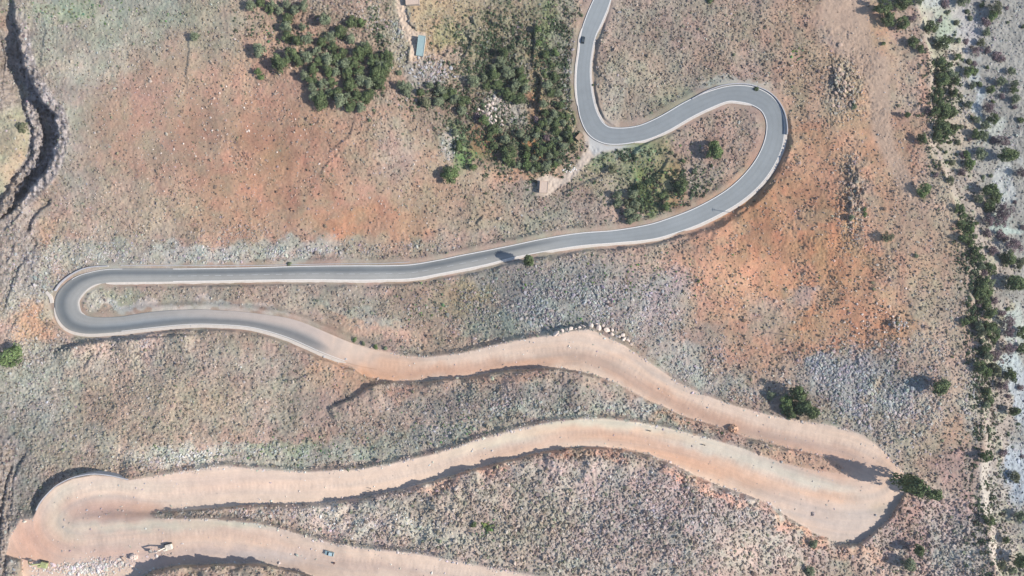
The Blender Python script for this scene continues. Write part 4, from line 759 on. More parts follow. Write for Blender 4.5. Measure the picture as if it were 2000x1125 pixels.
PL = """489,10,10,gg;507,5,9,dk;533,9,9,gg;546,20,8,gg;560,9,9,gg;592,10,11,gg;560,34,11,dk;560,53,14,gg;591,53,8,gg;579,79,12,dk;600,75,13,gg;634,37,12,gg,t;687,42,12,dk;704,43,10,br;664,60,13,dk;685,75,11,gg;645,73,10,gg;627,81,12,dk;650,91,12,dk;506,100,13,gg;503,140,9,br;510,151,6,br;549,123,17,dk;572,109,14,dk;600,111,14,gg;593,147,12,gg;612,136,12,dk;608,156,12,dk;630,165,11,gg;626,199,16,dk;614,184,12,gg;639,117,13,gg;655,114,12,dk;644,144,9,br;671,125,13,gg;690,123,12,dk;702,104,14,dk;716,99,12,dk;714,88,9,gg;757,109,14,dk;753,128,13,dk;733,142,16,dk;742,159,14,dk;720,163,14,gg;679,144,12,dk;681,166,14,dk;658,180,14,dk;664,198,16,gg;682,206,12,dk;696,184,14,dk;715,188,11,dk;704,211,10,gg;785,168,12,gg;779,143,7,gg;
799,170,9,gg;794,179,9,gg;840,167,8,gg;830,197,11,ol;860,178,12,gg;857,197,11,gg;881,182,12,dk;889,192,10,gg;905,198,13,dk;903,215,11,gg;925,159,12,gg;945,151,9,gg;965,147,13,dk;972,165,11,dk;990,140,12,gg;991,181,13,dk;932,227,9,pu;946,235,12,br;964,255,10,dk;889,260,8,gg;897,284,9,br;988,272,11,gg;965,286,8,dk;984,100,13,dk,t;977,121,12,gg;963,131,9,gg;998,144,10,gg;1015,141,11,dk;1007,165,11,gg;1025,173,10,gg;1051,57,8,br;1052,84,7,br;1065,108,9,dk;1078,127,6,dk;1050,126,6,ol;1064,148,7,dk;1082,149,8,dk;1068,166,9,gg;1090,182,8,gg;1086,104,8,br;1014,191,12,dk;997,190,10,dk;1061,203,10,gg;1065,219,9,dk;1047,232,7,pu;1059,240,9,dk;1073,237,8,gg;1068,250,7,ol;1086,241,9,dk;1100,240,9,gg;1096,226,8,dk;1015,260,11,gg;1027,273,9,gg;1001,285,9,ol;992,302,15,dk;1067,269,8,pu;1086,255,8,dk;1100,285,10,gg;1091,270,7,gg;1106,262,8,gg;1114,273,8,dk;1058,294,10,dk;1048,283,6,br;1072,303,9,gg;1084,299,9,dk;1013,322,8,gg;1028,321,10,br;1051,324,11,dk;1068,325,10,gg;1083,322,8,br;1028,303,8,br;1110,250,7,dk;1043,310,8,gg;
880,340,19,br;380,71,9,gg;925,325,8,br;22,695,20,br;43,248,11,ol;1197,329,9,ol;1400,295,17,br;1334,314,5,dk;1357,334,7,gg;1331,364,14,dk;1205,380,10,gg;1207,396,9,gg;1238,378,11,gg;1251,370,9,dk;1241,398,12,gg;1225,397,8,ol;1229,414,11,gg;1241,424,10,gg;1230,433,8,gg;1294,382,7,dk;1262,398,5,dk;1301,404,8,br;1312,299,5,ol;1352,380,6,gg;1478,174,6,dk;1158,166,3,dk;1032,510,15,dk,t;565,515,5,gg;
1723,17,17,dk;1736,38,12,dk;1762,4,16,dk;1794,2,11,gg;1763,47,12,dk;1782,36,9,pu;1784,80,12,dk;1797,95,8,dk;1847,7,10,pu;1880,3,13,gg;1918,10,7,dk;1851,24,6,gg;1835,40,7,pu;1817,53,14,dk;1868,45,7,ol;1889,23,6,gg;1895,35,6,gg;1944,18,12,ol;1939,33,10,br;1925,43,10,pu;1928,61,9,gg;1966,16,5,pu;1969,44,4,gg;1843,81,14,dk;1860,79,6,gg;1871,81,7,gg;1865,69,4,gg;1887,81,6,pu;1917,83,8,ol;1907,99,11,pu;1929,97,8,pu;1946,108,9,pu;1955,115,9,pu;1870,111,8,br;1892,121,7,ol;1903,125,7,pu;1840,124,13,dk;1823,122,6,dk;1892,142,10,br;1905,140,7,dk;1928,132,5,dk;1975,139,8,gg;1999,52,5,dk;1853,147,13,gg;1840,157,13,dk;1864,156,11,dk;1900,168,8,gg;1913,165,6,dk;1935,176,8,dk;1955,159,9,gg;1982,164,9,gg;1980,177,8,dk;1957,188,7,pu;1983,193,8,gg;1864,182,9,dk;1833,181,9,dk;1828,194,8,dk;1876,188,5,ol;1892,203,9,gg;1932,212,12,pu;1939,199,5,dk;1940,232,11,dk;1981,209,6,pu;1844,213,15,dk;1857,220,11,dk;1827,217,9,dk;1812,216,7,pu;1908,233,8,gg;1897,230,5,dk;1924,245,8,gg;1993,234,7,dk;1839,252,17,dk;1833,268,13,dk;1866,252,9,dk;1877,248,6,ol;1803,272,10,dk;1907,261,10,dk;1921,265,10,gg;1958,275,12,pu;1941,274,8,pu;1855,279,5,dk;1871,277,6,ol;1893,273,5,pu;
1879,302,8,pu;1889,303,8,br;1895,320,11,br;1879,337,9,pu;1915,300,11,gg;1972,302,16,dk,t;1847,297,5,dk;1848,317,5,dk;1860,316,7,ol;1829,325,4,dk;1828,342,7,pu;1856,353,8,ol;1805,372,12,br;1939,370,15,dk,t;1947,386,10,dk;1913,389,11,gg;1933,400,11,dk;1875,408,9,dk;1881,421,8,br;1982,395,6,pu;1959,413,16,pu;1996,337,12,pu;1920,345,6,gg;1935,344,5,gg;1879,436,8,dk;1891,448,11,br;1885,464,11,dk;1895,473,9,dk;1907,436,5,dk;1904,461,6,gg;1909,503,12,dk;1915,518,9,gg;1904,487,8,dk;1932,431,11,pu;1955,429,12,pu;1928,456,10,pu;1953,459,10,pu;1964,466,8,pu;1979,479,15,pu;1939,489,10,pu;1973,505,13,dk;1991,513,12,ol;1934,524,12,dk;1922,534,9,pu;1919,557,16,dk;1934,553,11,gg;1990,552,17,dk,t;1998,444,7,pu;
1914,575,14,dk;1926,570,11,br;1922,595,13,dk;1934,613,12,dk;1942,588,9,pu;1911,598,7,pu;1957,612,9,pu;1968,629,12,pu;1971,648,13,pu;1885,629,8,dk;1899,624,8,dk;1912,636,11,gg;1934,643,13,dk;1941,659,11,dk;1915,650,9,ol;1971,681,11,pu;1945,696,12,pu;1925,680,10,dk;1929,697,9,gg;1918,665,7,gg;1968,603,5,dk;1996,647,12,dk;1998,681,11,dk;1892,596,4,dk;1860,697,3,dk;1915,717,12,dk;1927,725,11,br;1946,726,12,ol;1971,733,14,dk;1961,753,12,pu;1993,757,8,pu;1927,766,9,dk;1932,780,11,dk;1926,792,8,gg;1969,774,7,pu;1984,804,11,dk,t;1989,828,5,gg;1842,757,16,dk,t;1931,842,7,gg;1918,835,5,ol;1933,853,7,gg;1926,892,12,dk;1959,885,9,pu;1983,934,11,ol;1925,941,4,gg;1952,969,4,pu;1931,1016,11,dk;1965,1056,8,dk;1991,1008,12,gg;1956,1103,9,ol;1976,1113,8,gg;1996,1097,14,dk,t;1997,891,5,pu;1829,968,14,dk,t;
1779,946,24,dk,T;1797,962,15,dk,t;1561,769,16,dk,t;1537,789,15,br;1571,796,17,dk,t;1590,808,17,dk,t;1545,806,13,dk;1507,772,8,gg;1553,800,9,dk;1797,1076,12,dk,t;1780,1105,13,gg,t;1590,1061,8,gg;1581,1115,9,gg;1774,224,7,dk,t;1688,410,5,br;1689,418,5,br;1732,463,9,ol;1789,500,6,gg;1668,208,7,gg;926,1025,7,dk;953,1033,7,br;693,663,5,br;709,671,5,gg;733,677,6,br;753,681,6,gg;1725,85,5,dk;1752,632,5,ol;1662,425,7,gg;612,1135,8,gg;1386,2,7,dk;585,120,10,dk;622,120,11,dk;618,100,11,gg;640,135,11,dk;668,102,11,dk;655,142,9,gg;728,118,12,dk;742,128,12,gg;745,143,12,dk;700,138,11,dk;705,156,11,gg;724,180,9,dk;644,182,10,gg;648,160,9,dk;610,170,10,gg;680,188,10,gg;560,70,10,dk;528,18,9,dk;575,20,10,gg;820,180,8,dk;868,188,9,dk;1020,155,11,dk;950,168,9,dk;1000,178,9,gg;1075,180,9,dk;1083,222,9,gg;1108,228,7,dk;1095,205,8,dk;1110,262,8,dk;1046,265,8,gg;1050,255,7,dk;1030,290,8,dk;1040,330,8,gg;1000,318,8,dk;1075,285,9,dk;1090,315,8,gg;975,255,8,gg;955,270,8,dk;1410,846,3,dk;1345,826,3,gg"""
plants = []
for e in PL.replace("\n", "").split(";"):
    q = e.split(","); plants.append((float(q[0]), float(q[1]), float(q[2]), q[3], q[4] if len(q) > 4 else ''))
COLW = {'dk': 'dark green', 'gg': 'grey-green', 'br': 'bright green', 'ol': 'olive brown', 'pu': 'purple brown'}
def zone(u, v):
    if u < 460: return 'on the left slope'
    if u < 770 and v < 160: return 'in the top grove left of the blue roof' if v < 82 else 'in the middle of the left grove'
    if u < 775 and v < 230: return 'in the lower left grove'
    if u < 870 and v < 210: return 'below the blue roofed house'
    if u < 960 and v < 300: return 'in the left part of the walled orchard'
    if u < 1125 and v < 155: return 'in the upper orchard beside the road'
    if u < 1125 and v < 240: return 'in the middle orchard'
    if u < 1125 and v < 345: return 'in the lower orchard'
    if u < 960 and v < 400: return 'below the orchard'
    if 1125 < u < 1420 and 280 < v < 440: return 'inside the right road loop'
    if v > 640 and u < 800 and v < 700: return 'beside the lower asphalt leg'
    if 1480 < u < 1620 and 740 < v < 830: return 'above the dirt road bend'
    if u < 1830 and v > 900: return 'near the right dirt hairpin'
    if u < 1700: return 'on the open slope'
    if u < 1800 and v < 110: return 'on the top right ledge'
    if u < 1800: return 'on the right slope'
    side = 'below the side cliff' if u < 1922 else 'on the gravel bed'
    for lim, nm in ((60, 'in the top corner'), (110, 'near the top'), (165, 'level with the upper hairpin'), (225, 'beside the sandy clearing'), (290, 'right of the upper road loop'), (350, 'below the gravel clearing'),
                    (420, 'level with the loop bottom'), (480, 'beside the orange slope'), (550, 'at mid height'), (640, 'just below mid height'), (710, 'right of the boulder heap'), (790, 'right of the rock slide'), (900, 'right of the dirt hairpin'), (1000, 'below the dirt hairpin'), (1200, 'in the bottom corner')):
        if v < lim: return side + ' ' + nm
ORD = ['', 'second ', 'third ', 'fourth ', 'fifth ', 'sixth ', 'seventh ', 'eighth ', 'ninth ', 'tenth ', 'eleventh ', 'twelfth ', 'thirteenth ', 'fourteenth ', 'fifteenth ', 'sixteenth ', 'seventeenth ', 'eighteenth ', 'nineteenth ', 'twentieth ']
cls = []
for i, (u, v, r, kd, sp) in enumerate(plants):
    tree = r >= 8 or sp; big = 'large' if r >= 14 else ('' if r >= 10 else 'small')
    cls.append((big, COLW[kd], 'tree' if tree and kd != 'pu' else 'bush', zone(u, v)))
lab = {}
from collections import defaultdict
gr = defaultdict(list)
for i, c in enumerate(cls): gr[c].append(i)
for c, ids in gr.items():
    ids.sort(key=lambda i: (plants[i][1] + .001 * plants[i][0])); b = ' '.join(x for x in c if x)
    for k, i in enumerate(ids):
        if len(ids) == 1: lab[i] = b
        elif len(ids) == 2: lab[i] = b + (', upper one' if k == 0 else ', lower one')
        else: lab[i] = b + (', topmost' if k == 0 else ', lowest' if k == len(ids) - 1 else ', ' + ORD[k] + 'down')
protos = {}
def plant(i, u, v, r, kd, sp):
    c = cls[i]; is_tree = c[2] == 'tree'
    shape = 'tall' if sp else ('tree' if (r >= 8 and is_tree) or r >= 11 else 'bush')
    hfac = {'tall': 1.7, 'tree': .85, 'bush': .35}[shape]
    if sp == 'T': hfac = 2.5
    R_m = r * (ALT - float(zat(u, v))) / FOC
    if sp == 'T': R_m *= .95
    p = ground_at(u, v, R_m * hfac)
    name = ('tree' if is_tree else 'bush') if kd != 'pu' else 'leafless_bush'
    if is_tree: name = {'dk': 'juniper_tree', 'gg': 'olive_tree', 'br': 'leafy_tree', 'ol': 'dry_tree'}[kd]
    elif kd != 'pu': name = 'green_bush'
    root = bpy.data.objects.new(name, None); link(root); root.location = p; root.rotation_euler = (0, 0, random.uniform(0, 6.28)); root.empty_display_size = .5
    tag(root, lab[i], 'tree' if is_tree else 'bush', group={'tree': 'trees scattered over the slope and orchard', 'bush': 'bushes of the slope and river bed'}['tree' if is_tree else 'bush'])
    cr = bpy.data.objects.new('crown' if is_tree else 'foliage', crown(kd, shape, i)); link(cr, root)
    k = (1.10 if u < 1130 else 1.14) if r >= 8 else 1.12; zs = {'tall': 1.0, 'tree': .95, 'bush': 1.0}[shape] * random.uniform(.9, 1.12)
    if sp == 'T': zs *= 2.1
    cr.scale = (R_m * k * random.uniform(.84, 1.2), R_m * k * random.uniform(.84, 1.2), R_m * zs)
    tr = bpy.data.objects.new('trunk' if is_tree else 'stem', TRUNKS[i % 3]); link(tr, root); sc_ = R_m * (1.0 if shape != 'bush' else .5); tr.scale = (sc_, sc_, R_m * ((2.0 if sp == 'T' else 1.0) if shape != 'bush' else .35))
for i, q in enumerate(plants): plant(i, *q)

# ------------------------------------------------------------------ boulders and loose rocks one by one
BROCK = []
for i in range(8):
    v, f = rock_template(900 + i, 1, .8); BROCK.append((v, f))
def bcol(v, f, c): return np.tile(alb(c), (len(v), 1))
PALEROCK = [mesh_np("boulder", v, f, bcol(v, f, (226, 208, 194)), (M_STONE,)) for v, f in BROCK]
TANROCK = [mesh_np("boulder", v, f, bcol(v, f, (192, 168, 150)), (M_STONE,)) for v, f in BROCK]
GREYROCK = [mesh_np("boulder", v, f, bcol(v, f, (184, 182, 182)), (M_STONE,)) for v, f in BROCK]
def rock(name, u, v, r, meshes, label, cat, group, sink=.25, hz=.75, i=None):
    p = ground_at(u, v); o = bpy.data.objects.new(name, meshes[random.randrange(8) if i is None else i % 8]); link(o)
    R_m = r * (ALT - p.z) / FOC; o.location = p + Vector((0, 0, R_m * (hz * .6 - sink))); o.scale = (R_m * random.uniform(.9, 1.15), R_m * random.uniform(.85, 1.05), R_m * hz)
    o.rotation_euler = (random.uniform(-.25, .25), random.uniform(-.25, .25), random.uniform(0, 6.28)); tag(o, label, cat, group); return o
BR = [(1087,651.5,7,'large rounded pale boulder at the left end of the boulder row'),(1098,646.5,5,'pale boulder beside the leftmost boulder of the row'),(1107,643.5,4.5,'narrow pale boulder, third from the left of the row'),(1115,642.5,5,'pale upright boulder, fourth from the left of the row'),
 (1124,642,3.2,'small pale boulder in the gap left of the row peak'),(1132,640,3.6,'small pale boulder, second left of the row peak'),(1140,637.5,4.5,'pale boulder just left of the shaded gap in the row'),(1154,636.5,6,'slanting pale boulder above the road bend peak'),(1163,632.5,4,'small pale boulder behind the biggest block'),
 (1169,641,8.5,'biggest pale flat topped boulder of the row above the bend'),(1178,636.5,4,'small pale boulder touching the right of the biggest block'),(1185,644,6,'pale boulder right of the biggest block, before a shaded gap'),(1194.5,652,6.5,'pale block standing at the road edge right of the gap'),(1196,644.5,3.4,'small pale boulder behind the block at the gap'),
 (1203,648,3.6,'small dark sided boulder behind the descending row'),(1209,658,4,'pale split boulder on the descending part of the row'),(1216,663,6,'rounded pale boulder near the right end of the row'),(1226,665,5,'second last pale boulder at the right end'),(1232,672,4,'last small pale boulder at the right end of the row'),(1216,654,4.5,'grey mossy boulder above the right end of the row')]
for i, (u, v, r, lb) in enumerate(BR): rock("boulder", u, v, r, PALEROCK, lb, "boulder", "pale boulders lined along the dirt road bend", .15, .95, i)
for i, (u, v, r, lb) in enumerate([(242,1090,6,'big cream block left of the small spoil heap'),(616.5,683.5,2.2,'small grey stone on the verge, leftmost of three'),(633,697,3,'dark stone on the concrete verge, middle of three'),(676,701.8,2.4,'dark stone on the asphalt edge, rightmost of three'),
  (373,636.5,2,'lone small dark stone on the edge line of the left leg'),(1382,796,1.8,'tiny dark stone lying on the upper dirt leg'),(1287,759,2.2,'small dark stone on the inner band of the dirt road'),(1710,1006,2.4,'small stone in the middle of the right dirt apron')]):
    rock("rock", u, v, r, TANROCK if i in (0,) else GREYROCK, lb, "rock", None, .1, .8, i)
cnt = 0
def rocks_in(Lb, n, meshes, label, group, rmin, rmax):
    global cnt
    Dn = blobs(Lb, U, V) * free * smooth((corr - 5) / 4) * (1 - .9 * sidemask)
    for (u, v) in sample(Dn, n, (0, 0), (2000, 1125)):
        rock("loose_rock", u, v, math.exp(random.uniform(math.log(rmin), math.log(rmax))), meshes, label, "rock", group, .15, .75, cnt); cnt += 1
rocks_in([(1560,500,170,120,1),(1600,640,150,60,.8)], 70, TANROCK, "loose tan rock lying on the orange slope right of the loops", "loose rocks on the orange right slope", 1.1, 2.6)
rocks_in([(1720,610,60,50,1)], 26, PALEROCK, "pale rock among the scattered stones above the boulder heap", "pale rocks above the boulder heap", 1.5, 3.2)
rocks_in([(1752,634,14,10,1)], 12, GREYROCK, "grey boulder of the small heap with a hollow on the orange slope", "boulders of the small heap", 2.2, 4.2)
rocks_in([(1720,300,40,120,1)], 20, TANROCK, "loose tan rock on the bare strip before the side cliff", "loose rocks on the bare strip", 1.2, 2.6)
rocks_in([(460,270,110,90,1),(700,350,120,70,.5)], 60, PALEROCK, "loose pale rock on the reddish slope left of the grove", "loose rocks on the left reddish slope", 1.0, 2.6)
rocks_in([(1645,165,22,34,1)], 26, TANROCK, "tan boulder of the crag beside the bare strip", "boulders of the upper right crag", 2.2, 5.5)
rocks_in([(1664,350,16,30,1),(1666,415,14,40,1)], 24, TANROCK, "tan boulder of the crag on the ridge above the orange slope", "boulders of the ridge crag", 1.8, 4.2)
rocks_in([(965,212,22,26,1)], 26, PALEROCK, "pale rock of the outcrop in the middle of the orchard", "rocks of the orchard outcrop", 2.0, 4.6)
rocks_in([(830,142,40,16,1)], 26, GREYROCK, "grey rock of the heap below the blue roofed house", "rocks below the blue roofed house", 2.0, 4.6)

# spoil heaps, white debris
def heap(u, v, r, h, col, label):
    p = ground_at(u, v); R_m = r * (ALT - p.z) / FOC; vv, ff = ico(2); rg = np.random.default_rng(int(u))
    vv = vv * (1 + .10 * rg.normal(size=(len(vv), 1))); vv[:, 2] = np.where(vv[:, 2] > 0, vv[:, 2] ** 1.2 if False else np.abs(vv[:, 2]), vv[:, 2] * .2)
    vv = vv * (R_m, R_m * .85, h) + (0, 0, -.15); me = mesh_np("spoil_heap", vv, ff, np.tile(alb(col), (len(vv), 1)), (M_DIRT,))
    o = link(bpy.data.objects.new("spoil_heap", me)); o.location = p; tag(o, label, "earth heap"); return o
heap(1432, 836.5, 9.5, 3.4, (212, 172, 144), "conical orange earth heap on the inner edge of the upper dirt leg")
heap(262, 1087, 8, 2.4, (224, 204, 190), "low pale earth heap between the two excavators")
dv = []; df = []; off_ = 0
pts_ = [(1104,330),(1107,333),(1110,328),(1114,322),(1116,318),(1113,326),(1117,331),(1121,330),(1125,331),(1100,332),(1119,334),(1112,334),(1106,336),(1122,327),(1115,336)]
for k, (u, v) in enumerate(pts_):
    tv, tf = ROCKS[k % 10]; p = ground_at(u, v); a = random.uniform(0, 6.28); cz, sz_ = math.cos(a), math.sin(a); q = tv * (random.uniform(.5, 1.1), random.uniform(.3, .6), .5)
    q = np.c_[q[:, 0] * cz - q[:, 1] * sz_, q[:, 0] * sz_ + q[:, 1] * cz, q[:, 2]] + np.array(p); dv.append(q); df.append(tf + off_); off_ += len(tv)
me = mesh_np("debris_pile", np.vstack(dv), np.vstack(df), np.tile(alb((236, 232, 226)), (off_, 1)), (M_STONE,)); tag(link(bpy.data.objects.new("debris_pile", me)), "scattered white rubble dumped beside the orchard track", "debris")

# ------------------------------------------------------------------ built things: mesh helper
import bmesh
def box(bm, c, s, rz=0, bev=0, mi=0, tilt=None):
    r = bmesh.ops.create_cube(bm, size=1); vs = r['verts']; M_ = Matrix.Translation(c) @ Matrix.Rotation(rz, 4, 'Z') @ (tilt or Matrix()) @ Matrix.Diagonal((*s, 1)); bmesh.ops.transform(bm, matrix=M_, verts=vs)
    for f in {f for v in vs for f in v.link_faces}: f.material_index = mi
    if bev: bmesh.ops.bevel(bm, geom=list({e for v in vs for e in v.link_edges}), offset=bev, segments=1, affect='EDGES')
def cyl(bm, p, q, r0, r1=None, k=12, mi=0):
    p, q = Vector(p), Vector(q); d = q - p; r = bmesh.ops.create_cone(bm, cap_ends=True, segments=k, radius1=r0, radius2=r0 if r1 is None else r1, depth=d.length)
    M_ = Matrix.Translation((p + q) / 2) @ d.to_track_quat('Z', 'Y').to_matrix().to_4x4(); bmesh.ops.transform(bm, matrix=M_, verts=r['verts'])
def ob(name, fn, material, parent=None):
    bm = bmesh.new(); fn(bm); me = bpy.data.meshes.new(name); bm.to_mesh(me); bm.free(); me.materials.append(material); return link(bpy.data.objects.new(name, me), parent)
def prism(bm, prof, y0, y1):
    """closed profile in x,z extruded along y"""
    a = [bm.verts.new((x, y0, z)) for x, z in prof]; b = [bm.verts.new((x, y1, z)) for x, z in prof]; n = len(prof)
    bm.faces.new(a[::-1]); bm.faces.new(b)
    for i in range(n): bm.faces.new((a[i], a[(i + 1) % n], b[(i + 1) % n], b[i]))
    bmesh.ops.recalc_face_normals(bm, faces=bm.faces)
def thing(name, loc, rz, label, cat, group=None):
    o = link(bpy.data.objects.new(name, None)); o.location = loc; o.rotation_euler = (0, 0, rz); tag(o, label, cat, group); return o
def paint(name, c, rough=.45, metal=0, spec=.5): return mat(name, tuple(alb(c)), rough, noise=(2.0, .06), metal=metal, spec=spec)
M_GLASS = mat("dark_glass", (.02, .025, .03), .15, spec=.6); M_RUB = mat("rubber", (.03, .03, .03), .9); M_STEEL = mat("dull_steel", (.2, .19, .18), .6, metal=.6)

# utility poles: each stands where its wire line crosses the slope
M_POLE = mat("pole_concrete", tuple(alb((190, 178, 166))), .9, noise=(2, .1))
POLES = [(1804,203,'utility pole near the top of the side cliff'),(1425,415,'utility pole whose shadow crosses the lower end of the right asphalt loop'),(1660,461,'utility pole on the ridge crag above the orange slope'),
 (1541,656,'utility pole on the stony slope below the orange patch'),(1315,1075,'utility pole in the scrub below the lower dirt leg')]
pp = None
def pole(u, v, lb):
    global pp
    p = ground_at(u, v)
    if pp is None:
        t = thing("utility_pole", p, 0, lb, "utility pole", "utility poles crossing the slope")
        ob("shaft", lambda bm: cyl(bm, (0, 0, -.6), (0, 0, 8.4), .17, .11, 10), M_POLE, t)
        c = ob("crossarm", lambda bm: (box(bm, (0, 0, 8.0), (.14, 1.9, .14)), box(bm, (0, 0, 7.3), (.10, 1.3, .10))), M_STEEL, t)
        for y in (-.85, 0, .85): ob("insulator", lambda bm: cyl(bm, (0, y, 8.07), (0, y, 8.35), .07, .05, 8), M_POLE, c)
        pp = t
    else:
        t = pp.copy(); COL.objects.link(t); t.location = p; t['label'] = lb
        for ch in list(pp.children):
            c = ch.copy(); COL.objects.link(c); c.parent = t
            for g in ch.children: d = g.copy(); COL.objects.link(d); d.parent = c
        t.rotation_euler = (0, 0, random.uniform(-.2, .2))
for q in POLES: pole(*q)

# buildings
M_BLUE = mat("blue_roof_paint", tuple(alb((158, 180, 178))), .6, noise=(1.2, .08)); M_PLAST = mat("plaster", tuple(alb((196, 186, 176))), .9, noise=(1.5, .1))
M_BEIGE = mat("beige_roof", tuple(alb((206, 184, 166))), .9, noise=(1.0, .08)); M_BROWN = mat("mud_roof", tuple(alb((176, 150, 126))), .95, noise=(2.0, .14)); M_DOOR = mat("brown_door", tuple(alb((110, 84, 66))), .7)
def house(name, u, v, L_, W_, H_, rz, roofm, label, cat='house', over=.15, edge=.18, ndoor=1):
    p = ground_at(u, v, H_); t = thing(name, p, rz, label, cat)
    ob("wall", lambda bm: box(bm, (0, 0, H_ / 2 - .4), (W_, L_, H_ + .8)), M_PLAST, t)
    rf = ob("roof", lambda bm: box(bm, (0, 0, H_ + .08), (W_ + over * 2, L_ + over * 2, .16), bev=.03), roofm, t)
    ob("roof_parapet", lambda bm: [box(bm, (sx * (W_ / 2 + over - edge / 2), 0, H_ + .25), (edge, L_ + over * 2, .2)) for sx in (-1, 1)] + [box(bm, (0, sy * (L_ / 2 + over - edge / 2), H_ + .248), (W_ + over * 2 - edge * 2, edge, .2)) for sy in (-1, 1)], roofm, rf)
    d = ob("door", lambda bm: box(bm, (-W_ / 2 - .01, 0, 1.0), (.06, .95, 2.0), bev=.01), M_DOOR, t)
    ob("handle", lambda bm: box(bm, (-W_ / 2 - .06, .36, 1.0), (.05, .05, .14)), M_STEEL, d)
    for y in ((-L_ / 4), (L_ / 4)):
        w_ = ob("window", lambda bm: box(bm, (W_ / 2 + .005, y, 1.5), (.05, .8, .8)), M_GLASS, t); ob("frame", lambda bm: [box(bm, (W_ / 2 + .02, y + s * .42, 1.5), (.07, .06, .9)) for s in (-1, 1)] + [box(bm, (W_ / 2 + .02, y, 1.5 + s * .42), (.068, .78, .06)) for s in (-1, 1)], M_CONC, w_)
    return t
house("orchard_house", 822, 89.5, 11.4, 3.9, 2.9, R(-7), M_BLUE, "long narrow house with a pale blue flat roof above the orchard")
house("farm_shed", 1062, 365, 6.6, 4.4, 3.2, R(-4), M_BEIGE, "small shed with a flat beige roof below the orchard", "shed")
house("roadside_hut", 1132, 267, 4.0, 2.6, 2.2, R(-42), M_BROWN, "tiny mud roofed hut on the bank beside the asphalt bend", "hut")
house("hillside_house", 805, -6, 8.5, 7.6, 3.0, R(4), M_BEIGE, "house with a cream flat roof cut by the top edge of the photo")

# cars
def car(u, v, rz, body_c, roof_c, L_, W_, label):
    p = ground_at(u, v) + Vector((0, 0, .16 if v > 300 and v < 600 else .05)); t = thing("parked_car", p, rz, label, "car")
    if u > 1100: p.z += .1; t.location = p
    mb = paint("car_paint", body_c, .5); mr = paint("car_roof_paint", roof_c, .5); h = L_ / 2
    ob("body", lambda bm: (prism(bm, [(-h, .35), (-h, .85), (-h + .15, .98), (-h * .52, 1.02), (h * .38, 1.02), (h - .2, .86), (h, .7), (h, .35)], -W_ / 2, W_ / 2), bmesh.ops.bevel(bm, geom=bm.edges[:], offset=.06, segments=2, affect='EDGES')), mb, t)
    ob("windows", lambda bm: prism(bm, [(-h * .86, 1.0), (-h * .70, 1.44), (h * .14, 1.46), (h * .50, 1.0)], -W_ / 2 + .12, W_ / 2 - .12), M_GLASS, t)
    ob("roof", lambda bm: box(bm, (-h * .27, 0, 1.48), (h * .78, W_ - .34, .06), bev=.02), mr, t)
    for x in (-h * .62, h * .64):
        for s in (-1, 1):
            wh = ob("wheel", lambda bm: cyl(bm, (x, s * (W_ / 2 - .2), .33), (x, s * (W_ / 2 + .01), .33), .33, .33, 16), M_RUB, t)
            ob("rim", lambda bm: cyl(bm, (x, s * (W_ / 2 + .005), .33), (x, s * (W_ / 2 + .03), .33), .2, .2, 10), M_STEEL, wh)
    for s in (-1, 1):
        ob("headlight", lambda bm: box(bm, (h - .04, s * (W_ / 2 - .3), .68), (.12, .34, .16)), M_LINE, t)
        ob("mirror", lambda bm: box(bm, (h * .34, s * (W_ / 2 + .08), 1.05), (.14, .18, .12)), mb, t)
    return t
car(644, 1080, R(166), (148, 172, 176), (176, 200, 204), 4.6, 1.95, "grey-blue car driving on the lowest dirt leg")
car(1138.5, 79, R(82), (52, 64, 72), (62, 74, 82), 4.3, 1.85, "black car on the descending asphalt beside the orchard")

